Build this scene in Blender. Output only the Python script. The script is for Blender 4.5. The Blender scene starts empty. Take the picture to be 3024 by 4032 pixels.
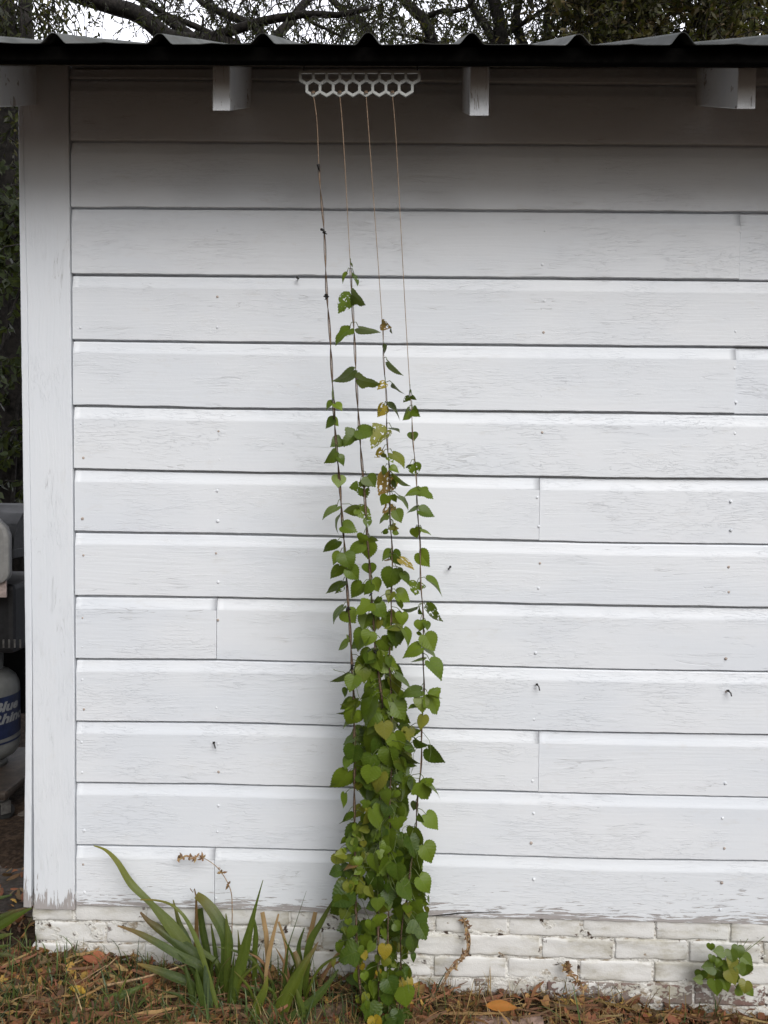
import bpy, bmesh, math, random
import numpy as np
from mathutils import Vector, Matrix, noise as mnoise

random.seed(7)
RNG = np.random.default_rng(11)
scene = bpy.context.scene
COL = scene.collection

# ------------------------------------------------------------------ camera
F_PX, CW, CH = 3030.0, 3024.0, 4032.0
CAM = Vector((0.0, -2.15, 1.36))
YAW, PITCH, ROLL = math.radians(1.25), math.radians(2.1), 0.010
_f0 = Vector((-math.sin(YAW), math.cos(YAW), 0))
_r0 = Vector((math.cos(YAW), math.sin(YAW), 0))
_f = (_f0 * math.cos(PITCH) - Vector((0, 0, 1)) * math.sin(PITCH)).normalized()
_u0 = _r0.cross(_f)
_r = _r0 * math.cos(ROLL) + _u0 * math.sin(ROLL)
_u = _u0 * math.cos(ROLL) - _r0 * math.sin(ROLL)
cam_data = bpy.data.cameras.new('camera')
cam = bpy.data.objects.new('camera', cam_data)
COL.objects.link(cam)
cam.matrix_world = Matrix(((_r.x, _u.x, -_f.x, CAM.x), (_r.y, _u.y, -_f.y, CAM.y),
                           (_r.z, _u.z, -_f.z, CAM.z), (0, 0, 0, 1)))
cam_data.sensor_fit = 'HORIZONTAL'
cam_data.sensor_width = 36.0
cam_data.lens = 36.0 * F_PX / CW
cam_data.clip_start = 0.02
cam_data.clip_end = 500.0
scene.camera = cam

# ------------------------------------------------------------------ light
SUN_EL, SUN_AZ = math.radians(42), math.radians(24)     # height, and how far to the right of the wall's normal
world = bpy.data.worlds.new("World")
scene.world = world
world.use_nodes = True
wn = world.node_tree
wn.nodes.clear()
_sky = wn.nodes.new('ShaderNodeTexSky')
_sky.sky_type = 'NISHITA'
_sky.sun_disc = False
_sky.sun_elevation = SUN_EL
_sky.sun_rotation = math.pi - SUN_AZ
_sky.dust_density = 4.0
_sky.air_density = 1.0
_hs = wn.nodes.new('ShaderNodeHueSaturation')
_hs.inputs['Saturation'].default_value = 0.55
_bg = wn.nodes.new('ShaderNodeBackground')
_bg.inputs['Strength'].default_value = 0.05
_wo = wn.nodes.new('ShaderNodeOutputWorld')
wn.links.new(_sky.outputs[0], _hs.inputs['Color'])
# brightening added only to the sky beyond the shed, patterned as thin cloud
_tc = wn.nodes.new('ShaderNodeTexCoord')
_sp = wn.nodes.new('ShaderNodeSeparateXYZ')
_mr = wn.nodes.new('ShaderNodeMapRange')
_mr.interpolation_type = 'SMOOTHSTEP'
_mr.inputs[1].default_value, _mr.inputs[2].default_value = 0.0, 0.55
_cn = wn.nodes.new('ShaderNodeTexNoise')
_cn.inputs['Scale'].default_value = 2.2
_cm = wn.nodes.new('ShaderNodeMath'); _cm.operation = 'MULTIPLY'
_mx = wn.nodes.new('ShaderNodeMix'); _mx.data_type = 'RGBA'
_mx.inputs[7].default_value = (24.0, 24.3, 26.5, 1)
wn.links.new(_tc.outputs['Generated'], _sp.inputs[0])
wn.links.new(_tc.outputs['Generated'], _cn.inputs['Vector'])
wn.links.new(_sp.outputs['Y'], _mr.inputs[0])
_cr = wn.nodes.new('ShaderNodeMapRange')
_cr.inputs[1].default_value, _cr.inputs[2].default_value, _cr.inputs[3].default_value = 0.2, 0.6, 0.75
wn.links.new(_cn.outputs['Fac'], _cr.inputs[0])
wn.links.new(_mr.outputs[0], _cm.inputs[0])
wn.links.new(_cr.outputs[0], _cm.inputs[1])
wn.links.new(_cm.outputs[0], _mx.inputs[0])
wn.links.new(_hs.outputs[0], _mx.inputs[6])
wn.links.new(_mx.outputs[2], _bg.inputs[0])
wn.links.new(_bg.outputs[0], _wo.inputs[0])

sun_data = bpy.data.lights.new('sun', 'SUN')
sun_data.energy = 1.5
sun_data.angle = math.radians(44)
sun_data.color = (0.985, 0.99, 1.0)
sun = bpy.data.objects.new('sun', sun_data)
COL.objects.link(sun)
_sd = Vector((math.sin(SUN_AZ) * math.cos(SUN_EL), -math.cos(SUN_AZ) * math.cos(SUN_EL), math.sin(SUN_EL)))
sun.rotation_euler = _sd.to_track_quat('Z', 'Y').to_euler()
sun.location = _sd * 30

scene.view_settings.view_transform = 'Standard'
scene.view_settings.look = 'None'
scene.view_settings.gamma = 1.0
scene.view_settings.exposure = 0.72
scene.render.engine = 'CYCLES'
scene.cycles.max_bounces = 8
scene.cycles.transparent_max_bounces = 16

# ------------------------------------------------------------------ helpers
def ray(px, py):
    return _f + _r * ((px - CW / 2) / F_PX) + _u * ((CH / 2 - py) / F_PX)

def P(px, py, y=0.0):
    d = ray(px, py)
    return CAM + d * ((y - CAM.y) / d.y)

def PZ(px, py, z=0.0):
    d = ray(px, py)
    return CAM + d * ((z - CAM.z) / d.z)

def lerp(a, b, t):
    return a + (b - a) * t

def interp(pts, x):
    if x <= pts[0][0]:
        (x0, y0), (x1, y1) = pts[0], pts[1]
    elif x >= pts[-1][0]:
        (x0, y0), (x1, y1) = pts[-2], pts[-1]
    else:
        for i in range(len(pts) - 1):
            if pts[i][0] <= x <= pts[i + 1][0]:
                (x0, y0), (x1, y1) = pts[i], pts[i + 1]
                break
    return y0 + (y1 - y0) * (x - x0) / (x1 - x0)

def nz(*v):
    return mnoise.noise(Vector(v if len(v) == 3 else (v[0], v[1] if len(v) > 1 else 0, 0)))

class MB:
    """Collects vertices and faces for one mesh."""
    def __init__(self):
        self.v, self.f, self.mi, self.attr, self.uv, self.smooth = [], [], [], {}, {}, []

    def vert(self, p, **attrs):
        self.v.append((p[0], p[1], p[2]))
        i = len(self.v) - 1
        for k, a in attrs.items():
            self.attr.setdefault(k, {})[i] = a
        return i

    def face(self, idx, m=0, smooth=False):
        self.f.append(tuple(idx))
        self.mi.append(m)
        self.smooth.append(smooth)

    def grid(self, rows, m=0, smooth=False, closed=False, **attrs):
        ids = [[self.vert(p, **attrs) for p in r] for r in rows]
        self.link(ids, m, smooth, closed)
        return ids

    def link(self, ids, m=0, smooth=False, closed=False):
        for a, b in zip(ids[:-1], ids[1:]):
            n = len(a)
            for j in range(n if closed else n - 1):
                k = (j + 1) % n
                self.face((a[j], a[k], b[k], b[j]), m, smooth)

    def box(self, c, h, rot=None, m=0, bev=0.0, **attrs):
        """Box with centre c, half sizes h, optional 3x3 rotation and chamfered edges."""
        c = Vector(c)
        R = rot if rot is not None else Matrix.Identity(3)
        bm = bmesh.new()
        bmesh.ops.create_cube(bm, size=2.0)
        for v in bm.verts:
            v.co = Vector((v.co.x * h[0], v.co.y * h[1], v.co.z * h[2]))
        if bev > 0:
            bmesh.ops.bevel(bm, geom=list(bm.edges), offset=bev, segments=2, affect='EDGES', profile=0.6)
        bm.verts.ensure_lookup_table()
        ids = [self.vert(c + R @ v.co, **attrs) for v in bm.verts]
        for fc in bm.faces:
            self.face([ids[v.index] for v in fc.verts], m, False)
        bm.free()
        return ids

    def tube(self, pts, rad, n=6, m=0, cap=True, **attrs):
        pts = [Vector(p) for p in pts]
        if not hasattr(rad, '__len__'):
            rad = [rad] * len(pts)
        rings = []
        up = Vector((0.13, 0.31, 0.94))
        for i, p in enumerate(pts):
            t = (pts[min(i + 1, len(pts) - 1)] - pts[max(i - 1, 0)])
            if t.length < 1e-9:
                t = Vector((0, 0, 1))
            t.normalize()
            a = t.cross(up)
            if a.length < 0.05:
                a = t.cross(Vector((1, 0, 0)))
            a.normalize()
            b = t.cross(a)
            rings.append([p + (a * math.cos(q) + b * math.sin(q)) * rad[i]
                          for q in [2 * math.pi * k / n for k in range(n)]])
        ids = self.grid(rings, m, True, True, **attrs)
        if cap:
            self.face(list(reversed(ids[0])), m)
            self.face(ids[-1], m)

    def lathe(self, prof, c, n=40, m=0, axis=None, smooth=True, **attrs):
        """prof: (radius, height) pairs around axis (default z) at c."""
        c = Vector(c)
        ax = Vector(axis).normalized() if axis is not None else Vector((0, 0, 1))
        a = ax.orthogonal().normalized()
        b = ax.cross(a)
        rows = [[c + ax * h + (a * math.cos(q) + b * math.sin(q)) * r
                 for q in [2 * math.pi * k / n for k in range(n)]] for r, h in prof]
        ids = self.grid(rows, m, smooth, True, **attrs)
        if prof[0][0] > 1e-6:
            self.face(list(reversed(ids[0])), m)
        if prof[-1][0] > 1e-6:
            self.face(ids[-1], m)

    def build(self, name, mats, parent=None, origin=None):
        o0 = Vector(origin) if origin is not None else Vector((0, 0, 0))
        me = bpy.data.meshes.new(name)
        vs = [(x - o0.x, y - o0.y, z - o0.z) for x, y, z in self.v] if origin is not None else self.v
        me.from_pydata(vs, [], self.f)
        if not isinstance(mats, (list, tuple)):
            mats = [mats]
        for m in mats:
            me.materials.append(m)
        me.polygons.foreach_set('material_index', self.mi)
        me.polygons.foreach_set('use_smooth', self.smooth)
        for k, d in self.attr.items():
            first = next(iter(d.values()))
            n = len(self.v)
            if hasattr(first, '__len__'):
                at = me.attributes.new(k, 'FLOAT_COLOR', 'POINT')
                arr = np.zeros((n, 4), dtype=np.float32)
                arr[:, 3] = 1
                for i, a in d.items():
                    arr[i, :len(a)] = a
                at.data.foreach_set('color', arr.ravel())
            else:
                at = me.attributes.new(k, 'FLOAT', 'POINT')
                arr = np.zeros(n, dtype=np.float32)
                for i, a in d.items():
                    arr[i] = a
                at.data.foreach_set('value', arr)
        me.update()
        o = bpy.data.objects.new(name, me)
        COL.objects.link(o)
        o.location = o0
        if parent is not None:
            o.parent = parent
            o.location = o0 - Vector(parent.get('_w', (0, 0, 0)))
        o['_w'] = tuple(o0)
        return o

def thing(name, label, cat, loc, group=None):
    o = bpy.data.objects.new(name, None)
    COL.objects.link(o)
    o.empty_display_size = 0.05
    o.location = loc
    o['_w'] = tuple(loc)
    return tag(o, label, cat, group)

def tag(o, label=None, cat=None, group=None, kind=None):
    if label: o['label'] = label
    if cat: o['category'] = cat
    if group: o['group'] = group
    if kind: o['kind'] = kind
    return o

# ------------------------------------------------------------------ material kit
class NT:
    def __init__(self, name):
        self.m = bpy.data.materials.new(name)
        self.m.use_nodes = True
        self.t = self.m.node_tree
        self.t.nodes.clear()
        self.out = self.n('ShaderNodeOutputMaterial')
        self.b = self.n('ShaderNodeBsdfPrincipled')
        self.l(self.b.outputs[0], self.out.inputs[0])

    def n(self, t, **kw):
        x = self.t.nodes.new(t)
        for k, v in kw.items():
            setattr(x, k, v)
        return x

    def l(self, a, b):
        self.t.links.new(a, b)

    def val(self, sock, v):
        if hasattr(v, 'is_linked') or isinstance(v, bpy.types.NodeSocket):
            self.l(v, sock)
        else:
            sock.default_value = v

    def math(self, op, a, b=0.0, c=0.0, clamp=False):
        x = self.n('ShaderNodeMath', operation=op)
        x.use_clamp = clamp
        self.val(x.inputs[0], a)
        self.val(x.inputs[1], b)
        self.val(x.inputs[2], c)
        return x.outputs[0]

    def pos(self):
        return self.n('ShaderNodeNewGeometry').outputs['Position']

    def attr(self, name, out='Fac'):
        x = self.n('ShaderNodeAttribute')
        x.attribute_name = name
        return x.outputs[out]

    def scaled(self, vec, s, off=None):
        x = self.n('ShaderNodeVectorMath', operation='MULTIPLY')
        self.l(vec, x.inputs[0])
        x.inputs[1].default_value = s
        o = x.outputs[0]
        if off is not None:
            y = self.n('ShaderNodeVectorMath', operation='ADD')
            self.l(o, y.inputs[0])
            cmb = self.n('ShaderNodeCombineXYZ')
            k = self.math('MULTIPLY', off, 17.3)
            self.l(k, cmb.inputs[0])
            self.l(k, cmb.inputs[1])
            self.l(k, cmb.inputs[2])
            self.l(cmb.outputs[0], y.inputs[1])
            o = y.outputs[0]
        return o

    def noise(self, vec, scale=1.0, detail=4.0, rough=0.55, dist=0.0):
        x = self.n('ShaderNodeTexNoise')
        self.l(vec, x.inputs['Vector'])
        x.inputs['Scale'].default_value = scale
        x.inputs['Detail'].default_value = detail
        x.inputs['Roughness'].default_value = rough
        x.inputs['Distortion'].default_value = dist
        return x.outputs['Fac']

    def step(self, v, lo, hi, a=0.0, b=1.0):
        x = self.n('ShaderNodeMapRange')
        x.interpolation_type = 'SMOOTHSTEP'
        self.val(x.inputs[0], v)
        x.inputs[1].default_value = lo
        x.inputs[2].default_value = hi
        x.inputs[3].default_value = a
        x.inputs[4].default_value = b
        return x.outputs[0]

    def mix(self, f, a, b):
        x = self.n('ShaderNodeMix', data_type='RGBA')
        self.val(x.inputs[0], f)
        self.val(x.inputs[6], a if not isinstance(a, tuple) else (*a, 1) if len(a) == 3 else a)
        self.val(x.inputs[7], b if not isinstance(b, tuple) else (*b, 1) if len(b) == 3 else b)
        return x.outputs[2]

    def bump(self, h, strength, dist, prev=None):
        x = self.n('ShaderNodeBump')
        x.inputs['Strength'].default_value = strength
        x.inputs['Distance'].default_value = dist
        self.l(h, x.inputs['Height'])
        if prev is not None:
            self.l(prev, x.inputs['Normal'])
        return x.outputs[0]

    def done(self, color=None, rough=None, normal=None, **kw):
        if color is not None:
            self.val(self.b.inputs['Base Color'], (*color, 1) if isinstance(color, tuple) and len(color) == 3 else color)
        if rough is not None:
            self.val(self.b.inputs['Roughness'], rough)
        if normal is not None:
            self.l(normal, self.b.inputs['Normal'])
        for k, v in kw.items():
            self.b.inputs[k.replace('_', ' ')].default_value = v
        return self.m

def paint_mat(name, vertical=False, base=(0.765, 0.788, 0.818)):
    """Old white paint on wood: raised grain, flakes, hairline cracks and bare wood where 'wear' is high."""
    t = NT(name)
    p = t.pos()
    bid = t.attr('bid')
    wear = t.attr('wear')
    g = (lambda a, c: (c, 20.0, a)) if vertical else (lambda a, c: (a, 20.0, c))
    warp = t.noise(t.scaled(p, (3, 3, 6), bid), 1.0, 2.0)
    wx = t.n('ShaderNodeCombineXYZ')
    k = t.math('MULTIPLY', warp, 0.035)
    t.l(k, wx.inputs[0 if vertical else 2])
    pw = t.n('ShaderNodeVectorMath', operation='ADD')
    t.l(p, pw.inputs[0])
    t.l(wx.outputs[0], pw.inputs[1])
    pw = pw.outputs[0]
    grain = t.noise(t.scaled(pw, g(5, 150), bid), 1.0, 5.0, 0.6)
    flake_n = t.noise(t.scaled(pw, g(26, 190), bid), 1.0, 4.0, 0.62, 0.6)
    area = t.noise(t.scaled(p, g(5, 11), bid), 1.0, 2.0)
    flake = t.math('MULTIPLY', t.step(flake_n, 0.535, 0.56), t.step(area, 0.42, 0.62))
    lump = t.noise(t.scaled(p, (90, 90, 90)), 1.0, 3.0)
    # hairline cracks along the grain, in patches
    cn = t.noise(t.scaled(pw, g(3.2, 45), bid), 1.0, 3.0, 0.6, 1.0)
    crack = t.step(t.math('ABSOLUTE', t.math('SUBTRACT', cn, 0.5)), 0.003, 0.011, 1.0, 0.0)
    cpatch = t.noise(t.scaled(p, g(6, 16), bid), 1.0, 3.0)
    crack = t.math('MULTIPLY', crack, t.step(cpatch, 0.56, 0.66))
    # bare grey wood near the foot of the wall
    wn_ = t.noise(t.scaled(pw, g(15, 170), bid), 1.0, 5.0, 0.65, 0.4)
    wm = t.noise(t.scaled(p, g(3.5, 9), bid), 1.0, 3.0)
    thr = t.math('ADD', t.math('MULTIPLY', t.math('POWER', wear, 1.2), 0.29 if vertical else 0.19), t.math('MULTIPLY', t.math('POWER', wear, 9.0), 0.22))
    wlev = t.math('ADD', t.math('ADD', wn_, t.math('MULTIPLY', wm, 0.35)), thr)
    bare = t.step(wlev, 0.985, 1.02)
    bk0 = t.math('FRACT', t.math('MULTIPLY', bid, 3.1))
    tone = t.noise(t.scaled(p, g(2.0, 5.0), bid), 1.0, 4.0)
    c = t.mix(t.step(tone, 0.35, 0.7), base, (base[0] * 0.93, base[1] * 0.945, base[2] * 0.965))
    bt = t.math('MULTIPLY', t.math('FRACT', t.math('MULTIPLY', bid, 7.31)), 0.6)
    c = t.mix(bt, c, (base[0] * 0.945, base[1] * 0.955, base[2] * 0.955))
    dirt = t.noise(t.scaled(p, g(12, 30), bid), 1.0, 5.0, 0.7)
    c = t.mix(t.math('MULTIPLY', t.step(dirt, 0.56, 0.80), 0.30), c, (0.60, 0.58, 0.54))
    c = t.mix(t.math('MULTIPLY', crack, t.math('MULTIPLY', bk0, 0.45)), c, (0.36, 0.35, 0.34))
    c = t.mix(t.math('MULTIPLY', bare, 0.85), c, t.mix(grain, (0.22, 0.19, 0.18), (0.42, 0.38, 0.36)))
    c = t.mix(t.math('MULTIPLY', t.attr('rust'), 0.7), c, (0.30, 0.19, 0.11))
    bk = t.math('FRACT', t.math('MULTIPLY', bid, 13.7))
    flake = t.math('MULTIPLY', flake, t.math('ADD', 0.4, t.math('MULTIPLY', bk, 0.9)))
    h = t.math('ADD', t.math('MULTIPLY', grain, t.math('ADD', 0.25, t.math('MULTIPLY', t.math('FRACT', t.math('MULTIPLY', bid, 5.9)), 0.5))), t.math('MULTIPLY', flake, 0.5))
    h = t.math('ADD', h, t.math('MULTIPLY', lump, 0.15))
    h = t.math('SUBTRACT', h, t.math('MULTIPLY', crack, 0.6))
    h = t.math('SUBTRACT', h, t.math('MULTIPLY', bare, 0.7))
    nrm = t.bump(h, 0.54, 0.0022)
    return t.done(c, 0.48, nrm, Specular_IOR_Level=0.35)

def simple_mat(name, col, rough=0.6, nscale=40.0, var=0.25, bump=0.2, dist=0.002, stretch=(1, 1, 1), metallic=0.0, spec=0.4):
    t = NT(name)
    p = t.scaled(t.pos(), stretch)
    a = t.noise(p, nscale, 5.0, 0.6)
    b = t.noise(p, nscale * 0.18, 3.0, 0.6)
    dark = tuple(x * (1 - var) for x in col)
    lite = tuple(min(1, x * (1 + var)) for x in col)
    c = t.mix(t.step(a, 0.35, 0.65), dark, lite)
    c = t.mix(t.math('MULTIPLY', t.step(b, 0.4, 0.7), 0.5), c, dark)
    return t.done(c, rough, t.bump(a, bump, dist), Metallic=metallic, Specular_IOR_Level=spec)

def leaf_mat(name, trans=0.3, holes=False, rough=0.42, veins=True, streak=False):
    """Leaf whose colour comes from the 'col' attribute; 'lv' holds (across, along) on the blade."""
    t = NT(name)
    col = t.attr('col', 'Color')
    p = t.pos()
    n1 = t.noise(p, 160.0, 4.0, 0.6)
    c = t.mix(t.math('MULTIPLY', t.step(n1, 0.4, 0.7), 0.35), col, t.mix(0.55, col, (0.16, 0.19, 0.03)))
    nrm = None
    if veins:
        sep = t.n('ShaderNodeSeparateXYZ')
        t.l(t.attr('lv', 'Vector'), sep.inputs[0])
        au = t.math('ABSOLUTE', t.math('SUBTRACT', sep.outputs[0], 0.5))
        lat = t.math('SUBTRACT', sep.outputs[1], t.math('MULTIPLY', au, 0.85))
        s = t.math('ABSOLUTE', t.math('SINE', t.math('MULTIPLY', lat, 17.0)))
        v1 = t.step(s, 0.0, 0.22, 1.0, 0.0)
        v2 = t.step(au, 0.006, 0.022, 1.0, 0.0)
        v = t.math('MAXIMUM', t.math('MULTIPLY', v1, 0.6), v2)
        c = t.mix(t.math('MULTIPLY', v, 0.15), c, t.mix(0.6, col, (0.30, 0.36, 0.12)))
        h = t.math('ADD', t.math('MULTIPLY', s, 0.6), t.math('MULTIPLY', n1, 0.6))
        nrm = t.bump(h, 0.16, 0.002)
    elif streak:
        sv = t.n('ShaderNodeVectorMath', operation='MULTIPLY')
        t.l(t.attr('lv', 'Vector'), sv.inputs[0])
        sv.inputs[1].default_value = (26, 2.5, 1)
        sv2 = t.n('ShaderNodeVectorMath', operation='ADD')
        t.l(sv.outputs[0], sv2.inputs[0])
        t.l(t.scaled(p, (2, 2, 2)), sv2.inputs[1])
        sn = t.noise(sv2.outputs[0], 1.0, 3.0, 0.6)
        c = t.mix(t.math('MULTIPLY', t.step(sn, 0.42, 0.66), 0.5), c, t.mix(0.55, col, (0.12, 0.16, 0.05)))
        sp = t.noise(p, 75.0, 4.0, 0.7)
        c = t.mix(t.math('MULTIPLY', t.step(sp, 0.64, 0.72), 0.5), c, (0.10, 0.07, 0.03))
        nrm = t.bump(sn, 0.5, 0.002)
    else:
        nrm = t.bump(n1, 0.4, 0.002)
    t.done(c, rough, nrm, Specular_IOR_Level=0.4)
    tr = t.n('ShaderNodeBsdfTranslucent')
    t.l(t.mix(0.35, c, (0.25, 0.30, 0.03)), tr.inputs['Color'])
    mx = t.n('ShaderNodeMixShader')
    mx.inputs[0].default_value = trans
    t.l(t.b.outputs[0], mx.inputs[1])
    t.l(tr.outputs[0], mx.inputs[2])
    last = mx.outputs[0]
    if holes:
        hn = t.noise(p, 130.0, 2.0, 0.5, 0.5)
        tp = t.n('ShaderNodeBsdfTransparent')
        m2 = t.n('ShaderNodeMixShader')
        t.l(t.math('MULTIPLY', t.step(hn, 0.60, 0.615), t.attr('hole')), m2.inputs[0])
        t.l(last, m2.inputs[1])
        t.l(tp.outputs[0], m2.inputs[2])
        last = m2.outputs[0]
    t.l(last, t.out.inputs[0])
    return t.m

M = {}
M['siding'] = paint_mat('white_siding_paint')
M['corner'] = paint_mat('white_corner_paint', vertical=True)
M['hop'] = leaf_mat('hop_leaf', 0.30, holes=True)
M['iris'] = leaf_mat('sword_leaf', 0.22, veins=False, streak=True)
M['dead'] = leaf_mat('dead_leaf', 0.15, rough=0.7, veins=False)
M['tree_leaf'] = leaf_mat('tree_leaf', 0.25, veins=False, rough=0.6)
M['bark'] = simple_mat('tree_bark', (0.020, 0.017, 0.015), 0.95, 30, 0.5, 0.8, 0.01)
M['stem'] = simple_mat('vine_stem', (0.085, 0.050, 0.030), 0.75, 200, 0.5, 0.4, 0.001)
M['green_stem'] = simple_mat('green_stem', (0.10, 0.13, 0.04), 0.7, 200, 0.3, 0.2, 0.001)
M['dry_stem'] = simple_mat('dry_stem', (0.30, 0.20, 0.11), 0.85, 150, 0.4, 0.4, 0.001)
M['twine'] = simple_mat('jute_twine', (0.30, 0.21, 0.14), 0.9, 400, 0.35, 0.6, 0.001)
M['fascia'] = simple_mat('black_eave_board', (0.0022, 0.0020, 0.0018), 0.9, 40, 0.4, 0.3, 0.002, spec=0.02)
M['deck'] = simple_mat('old_roof_deck', (0.085, 0.070, 0.050), 0.9, 30, 0.4, 0.5, 0.004)
M['plastic'] = simple_mat('grey_white_plastic', (0.40, 0.41, 0.39), 0.5, 60, 0.06, 0.1, 0.001)
M['iron'] = simple_mat('dark_iron', (0.02, 0.018, 0.016), 0.6, 90, 0.4, 0.3, 0.001)

def metal_roof():
    t = NT('corrugated_roof_metal')
    p = t.pos()
    n = t.noise(p, 6.0, 5.0, 0.6)
    n2 = t.noise(t.scaled(p, (60, 6, 6)), 1.0, 3.0)
    c = t.mix(t.step(n, 0.35, 0.7), (0.065, 0.07, 0.066), (0.125, 0.13, 0.125))
    c = t.mix(t.math('MULTIPLY', t.step(n2, 0.55, 0.75), 0.4), c, (0.07, 0.055, 0.04))
    return t.done(c, 0.75, t.bump(n, 0.15, 0.004), Metallic=0.0, Specular_IOR_Level=0.2)
M['metal_roof'] = metal_roof()

def brick_mat():
    t = NT('painted_brick')
    p = t.pos()
    bid = t.attr('bid')
    wear = t.attr('wear')
    a = t.noise(t.scaled(p, (60, 60, 75), bid), 1.0, 6.0, 0.68, 0.4)
    b = t.noise(t.scaled(p, (9, 9, 12), bid), 1.0, 3.0)
    fine = t.noise(p, 260.0, 3.0)
    lev = t.math('ADD', t.math('ADD', a, t.math('MULTIPLY', b, 0.30)), t.math('MULTIPLY', wear, 0.42))
    peel = t.step(lev, 0.965, 1.0)
    grime = t.noise(t.scaled(p, (6, 6, 14), bid), 1.0, 5.0, 0.7)
    c = t.mix(t.step(grime, 0.42, 0.72), (0.69, 0.685, 0.665), (0.50, 0.48, 0.42))
    c = t.mix(t.math('MULTIPLY', t.step(t.math('ADD', grime, t.math('MULTIPLY', wear, 0.35)), 0.62, 0.9), 0.6), c, (0.33, 0.30, 0.22))
    red = t.mix(t.step(b, 0.4, 0.6), (0.16, 0.085, 0.07), (0.20, 0.16, 0.14))
    c = t.mix(t.math('MULTIPLY', peel, 0.9), c, red)
    h = t.math('SUBTRACT', t.math('ADD', t.math('MULTIPLY', a, 0.5), t.math('MULTIPLY', fine, 0.25)), t.math('MULTIPLY', peel, 0.6))
    return t.done(c, 0.75, t.bump(h, 0.75, 0.003), Specular_IOR_Level=0.25)
M['brick'] = brick_mat()

def mortar_mat():
    t = NT('crumbling_mortar')
    p = t.pos()
    a = t.noise(t.scaled(p, (18, 18, 30)), 1.0, 6.0, 0.7)
    c = t.mix(t.step(a, 0.34, 0.52), (0.28, 0.22, 0.15), (0.70, 0.69, 0.65))
    c = t.mix(t.step(t.noise(p, 40.0, 5.0), 0.60, 0.68), c, (0.07, 0.05, 0.04))
    return t.done(c, 0.9, t.bump(t.noise(p, 120.0, 5.0), 0.9, 0.006), Specular_IOR_Level=0.1)
M['mortar'] = mortar_mat()
M['soil'] = simple_mat('garden_soil', (0.045, 0.030, 0.020), 0.95, 60, 0.5, 0.8, 0.01, spec=0.1)
M['concrete'] = simple_mat('shaded_stained_concrete', (0.115, 0.095, 0.078), 0.9, 55, 0.35, 0.5, 0.003, spec=0.2)  # base colour lowered so the side path carries the alley shade

# ------------------------------------------------------------------ ground
Z_L, Z_R = P(300, 3790, -0.03).z, P(2700, 4000, -0.03).z
X_L, X_R = P(300, 3790, -0.03).x, P(2700, 3975, -0.03).x
def ground_z(x, y):
    t = min(1.35, max(-0.3, (x - X_L) / (X_R - X_L)))
    return lerp(Z_L, Z_R, t) + 0.012 * nz(x * 3.1, y * 3.1, 4.0) + 0.006 * nz(x * 11, y * 11, 9.0)

def make_ground():
    mb = MB()
    xs = [-120, -40, -15, -6, -3] + list(np.linspace(-2, 2.6, 93)) + [4, 8, 20, 50, 120]
    ys = [-80, -30, -12, -5, -2.5, -1.6] + list(np.linspace(-1.2, 1.0, 45)) + [2, 4, 8, 15, 30, 60, 150]
    rows = [[Vector((x, y, ground_z(x, y))) for x in xs] for y in ys]
    mb.grid(rows, 0, True)
    tag(mb.build('ground', M['soil']), kind='structure')
    # concrete pad along the left side of the shed
    mb = MB()
    zt = Z_L + 0.028
    x0, x1, y0, y1 = -6.0, -1.00, 0.16, 6.5
    rows = []
    for y in np.linspace(y0, y1, 14):
        rows.append([Vector((x, y + (0.02 * nz(x * 5, 3.3) if y == y0 else 0), zt + 0.003 * nz(x * 2, y * 2))) for x in np.linspace(x0, x1, 26)])
    ids = mb.grid(rows, 0, True)
    front = [mb.vert(Vector(p) - Vector((0, 0, 0.1))) for p in rows[0]]
    mb.link([ids[0], front])
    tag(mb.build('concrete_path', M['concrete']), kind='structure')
    return zt
PAD_Z = make_ground()

# ------------------------------------------------------------------ shed
FACE = -0.0195
LINES_PX = [
    [(290, 303), (840, 306), (2424, 325), (3024, 330)],
    [(290, 549), (840, 553), (2424, 565), (3024, 569)],
    [(290, 813), (840, 815), (2424, 827.6), (3024, 832)],
    [(290, 1076), (840, 1081), (2424, 1093), (3024, 1099.5)],
    [(290, 1334.6), (840, 1342.5), (2424, 1358), (3024, 1362)],
    [(290, 1592.5), (840, 1603), (2424, 1620), (3024, 1627.5)],
    [(290, 1842.7), (840, 1854), (2424, 1878.5), (3024, 1882.5)],
    [(290, 2090.5), (840, 2098), (2424, 2132.8), (3024, 2139.3)],
    [(290, 2343.6), (840, 2349), (2424, 2382), (3024, 2390)],
    [(290, 2592), (840, 2594), (2424, 2632), (3024, 2641)],
    [(290, 2837), (840, 2841), (2424, 2882), (3024, 2890)],
    [(290, 3079), (840, 3085), (2424, 3124.5), (3024, 3137)],
    [(290, 3325), (840, 3334), (2424, 3381), (3024, 3389)],
    [(290, 3566), (840, 3577), (1900, 3613), (3024, 3640.5)],
]
LINES = []
for ln in LINES_PX:
    w = [P(x, y, FACE) for x, y in ln]
    LINES.append([(q.x, q.z) for q in w])
LINES.insert(0, [(x, 2.497) for x, z in LINES[0]])
def lineZ(i, x):
    return interp(LINES[i], x)

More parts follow.
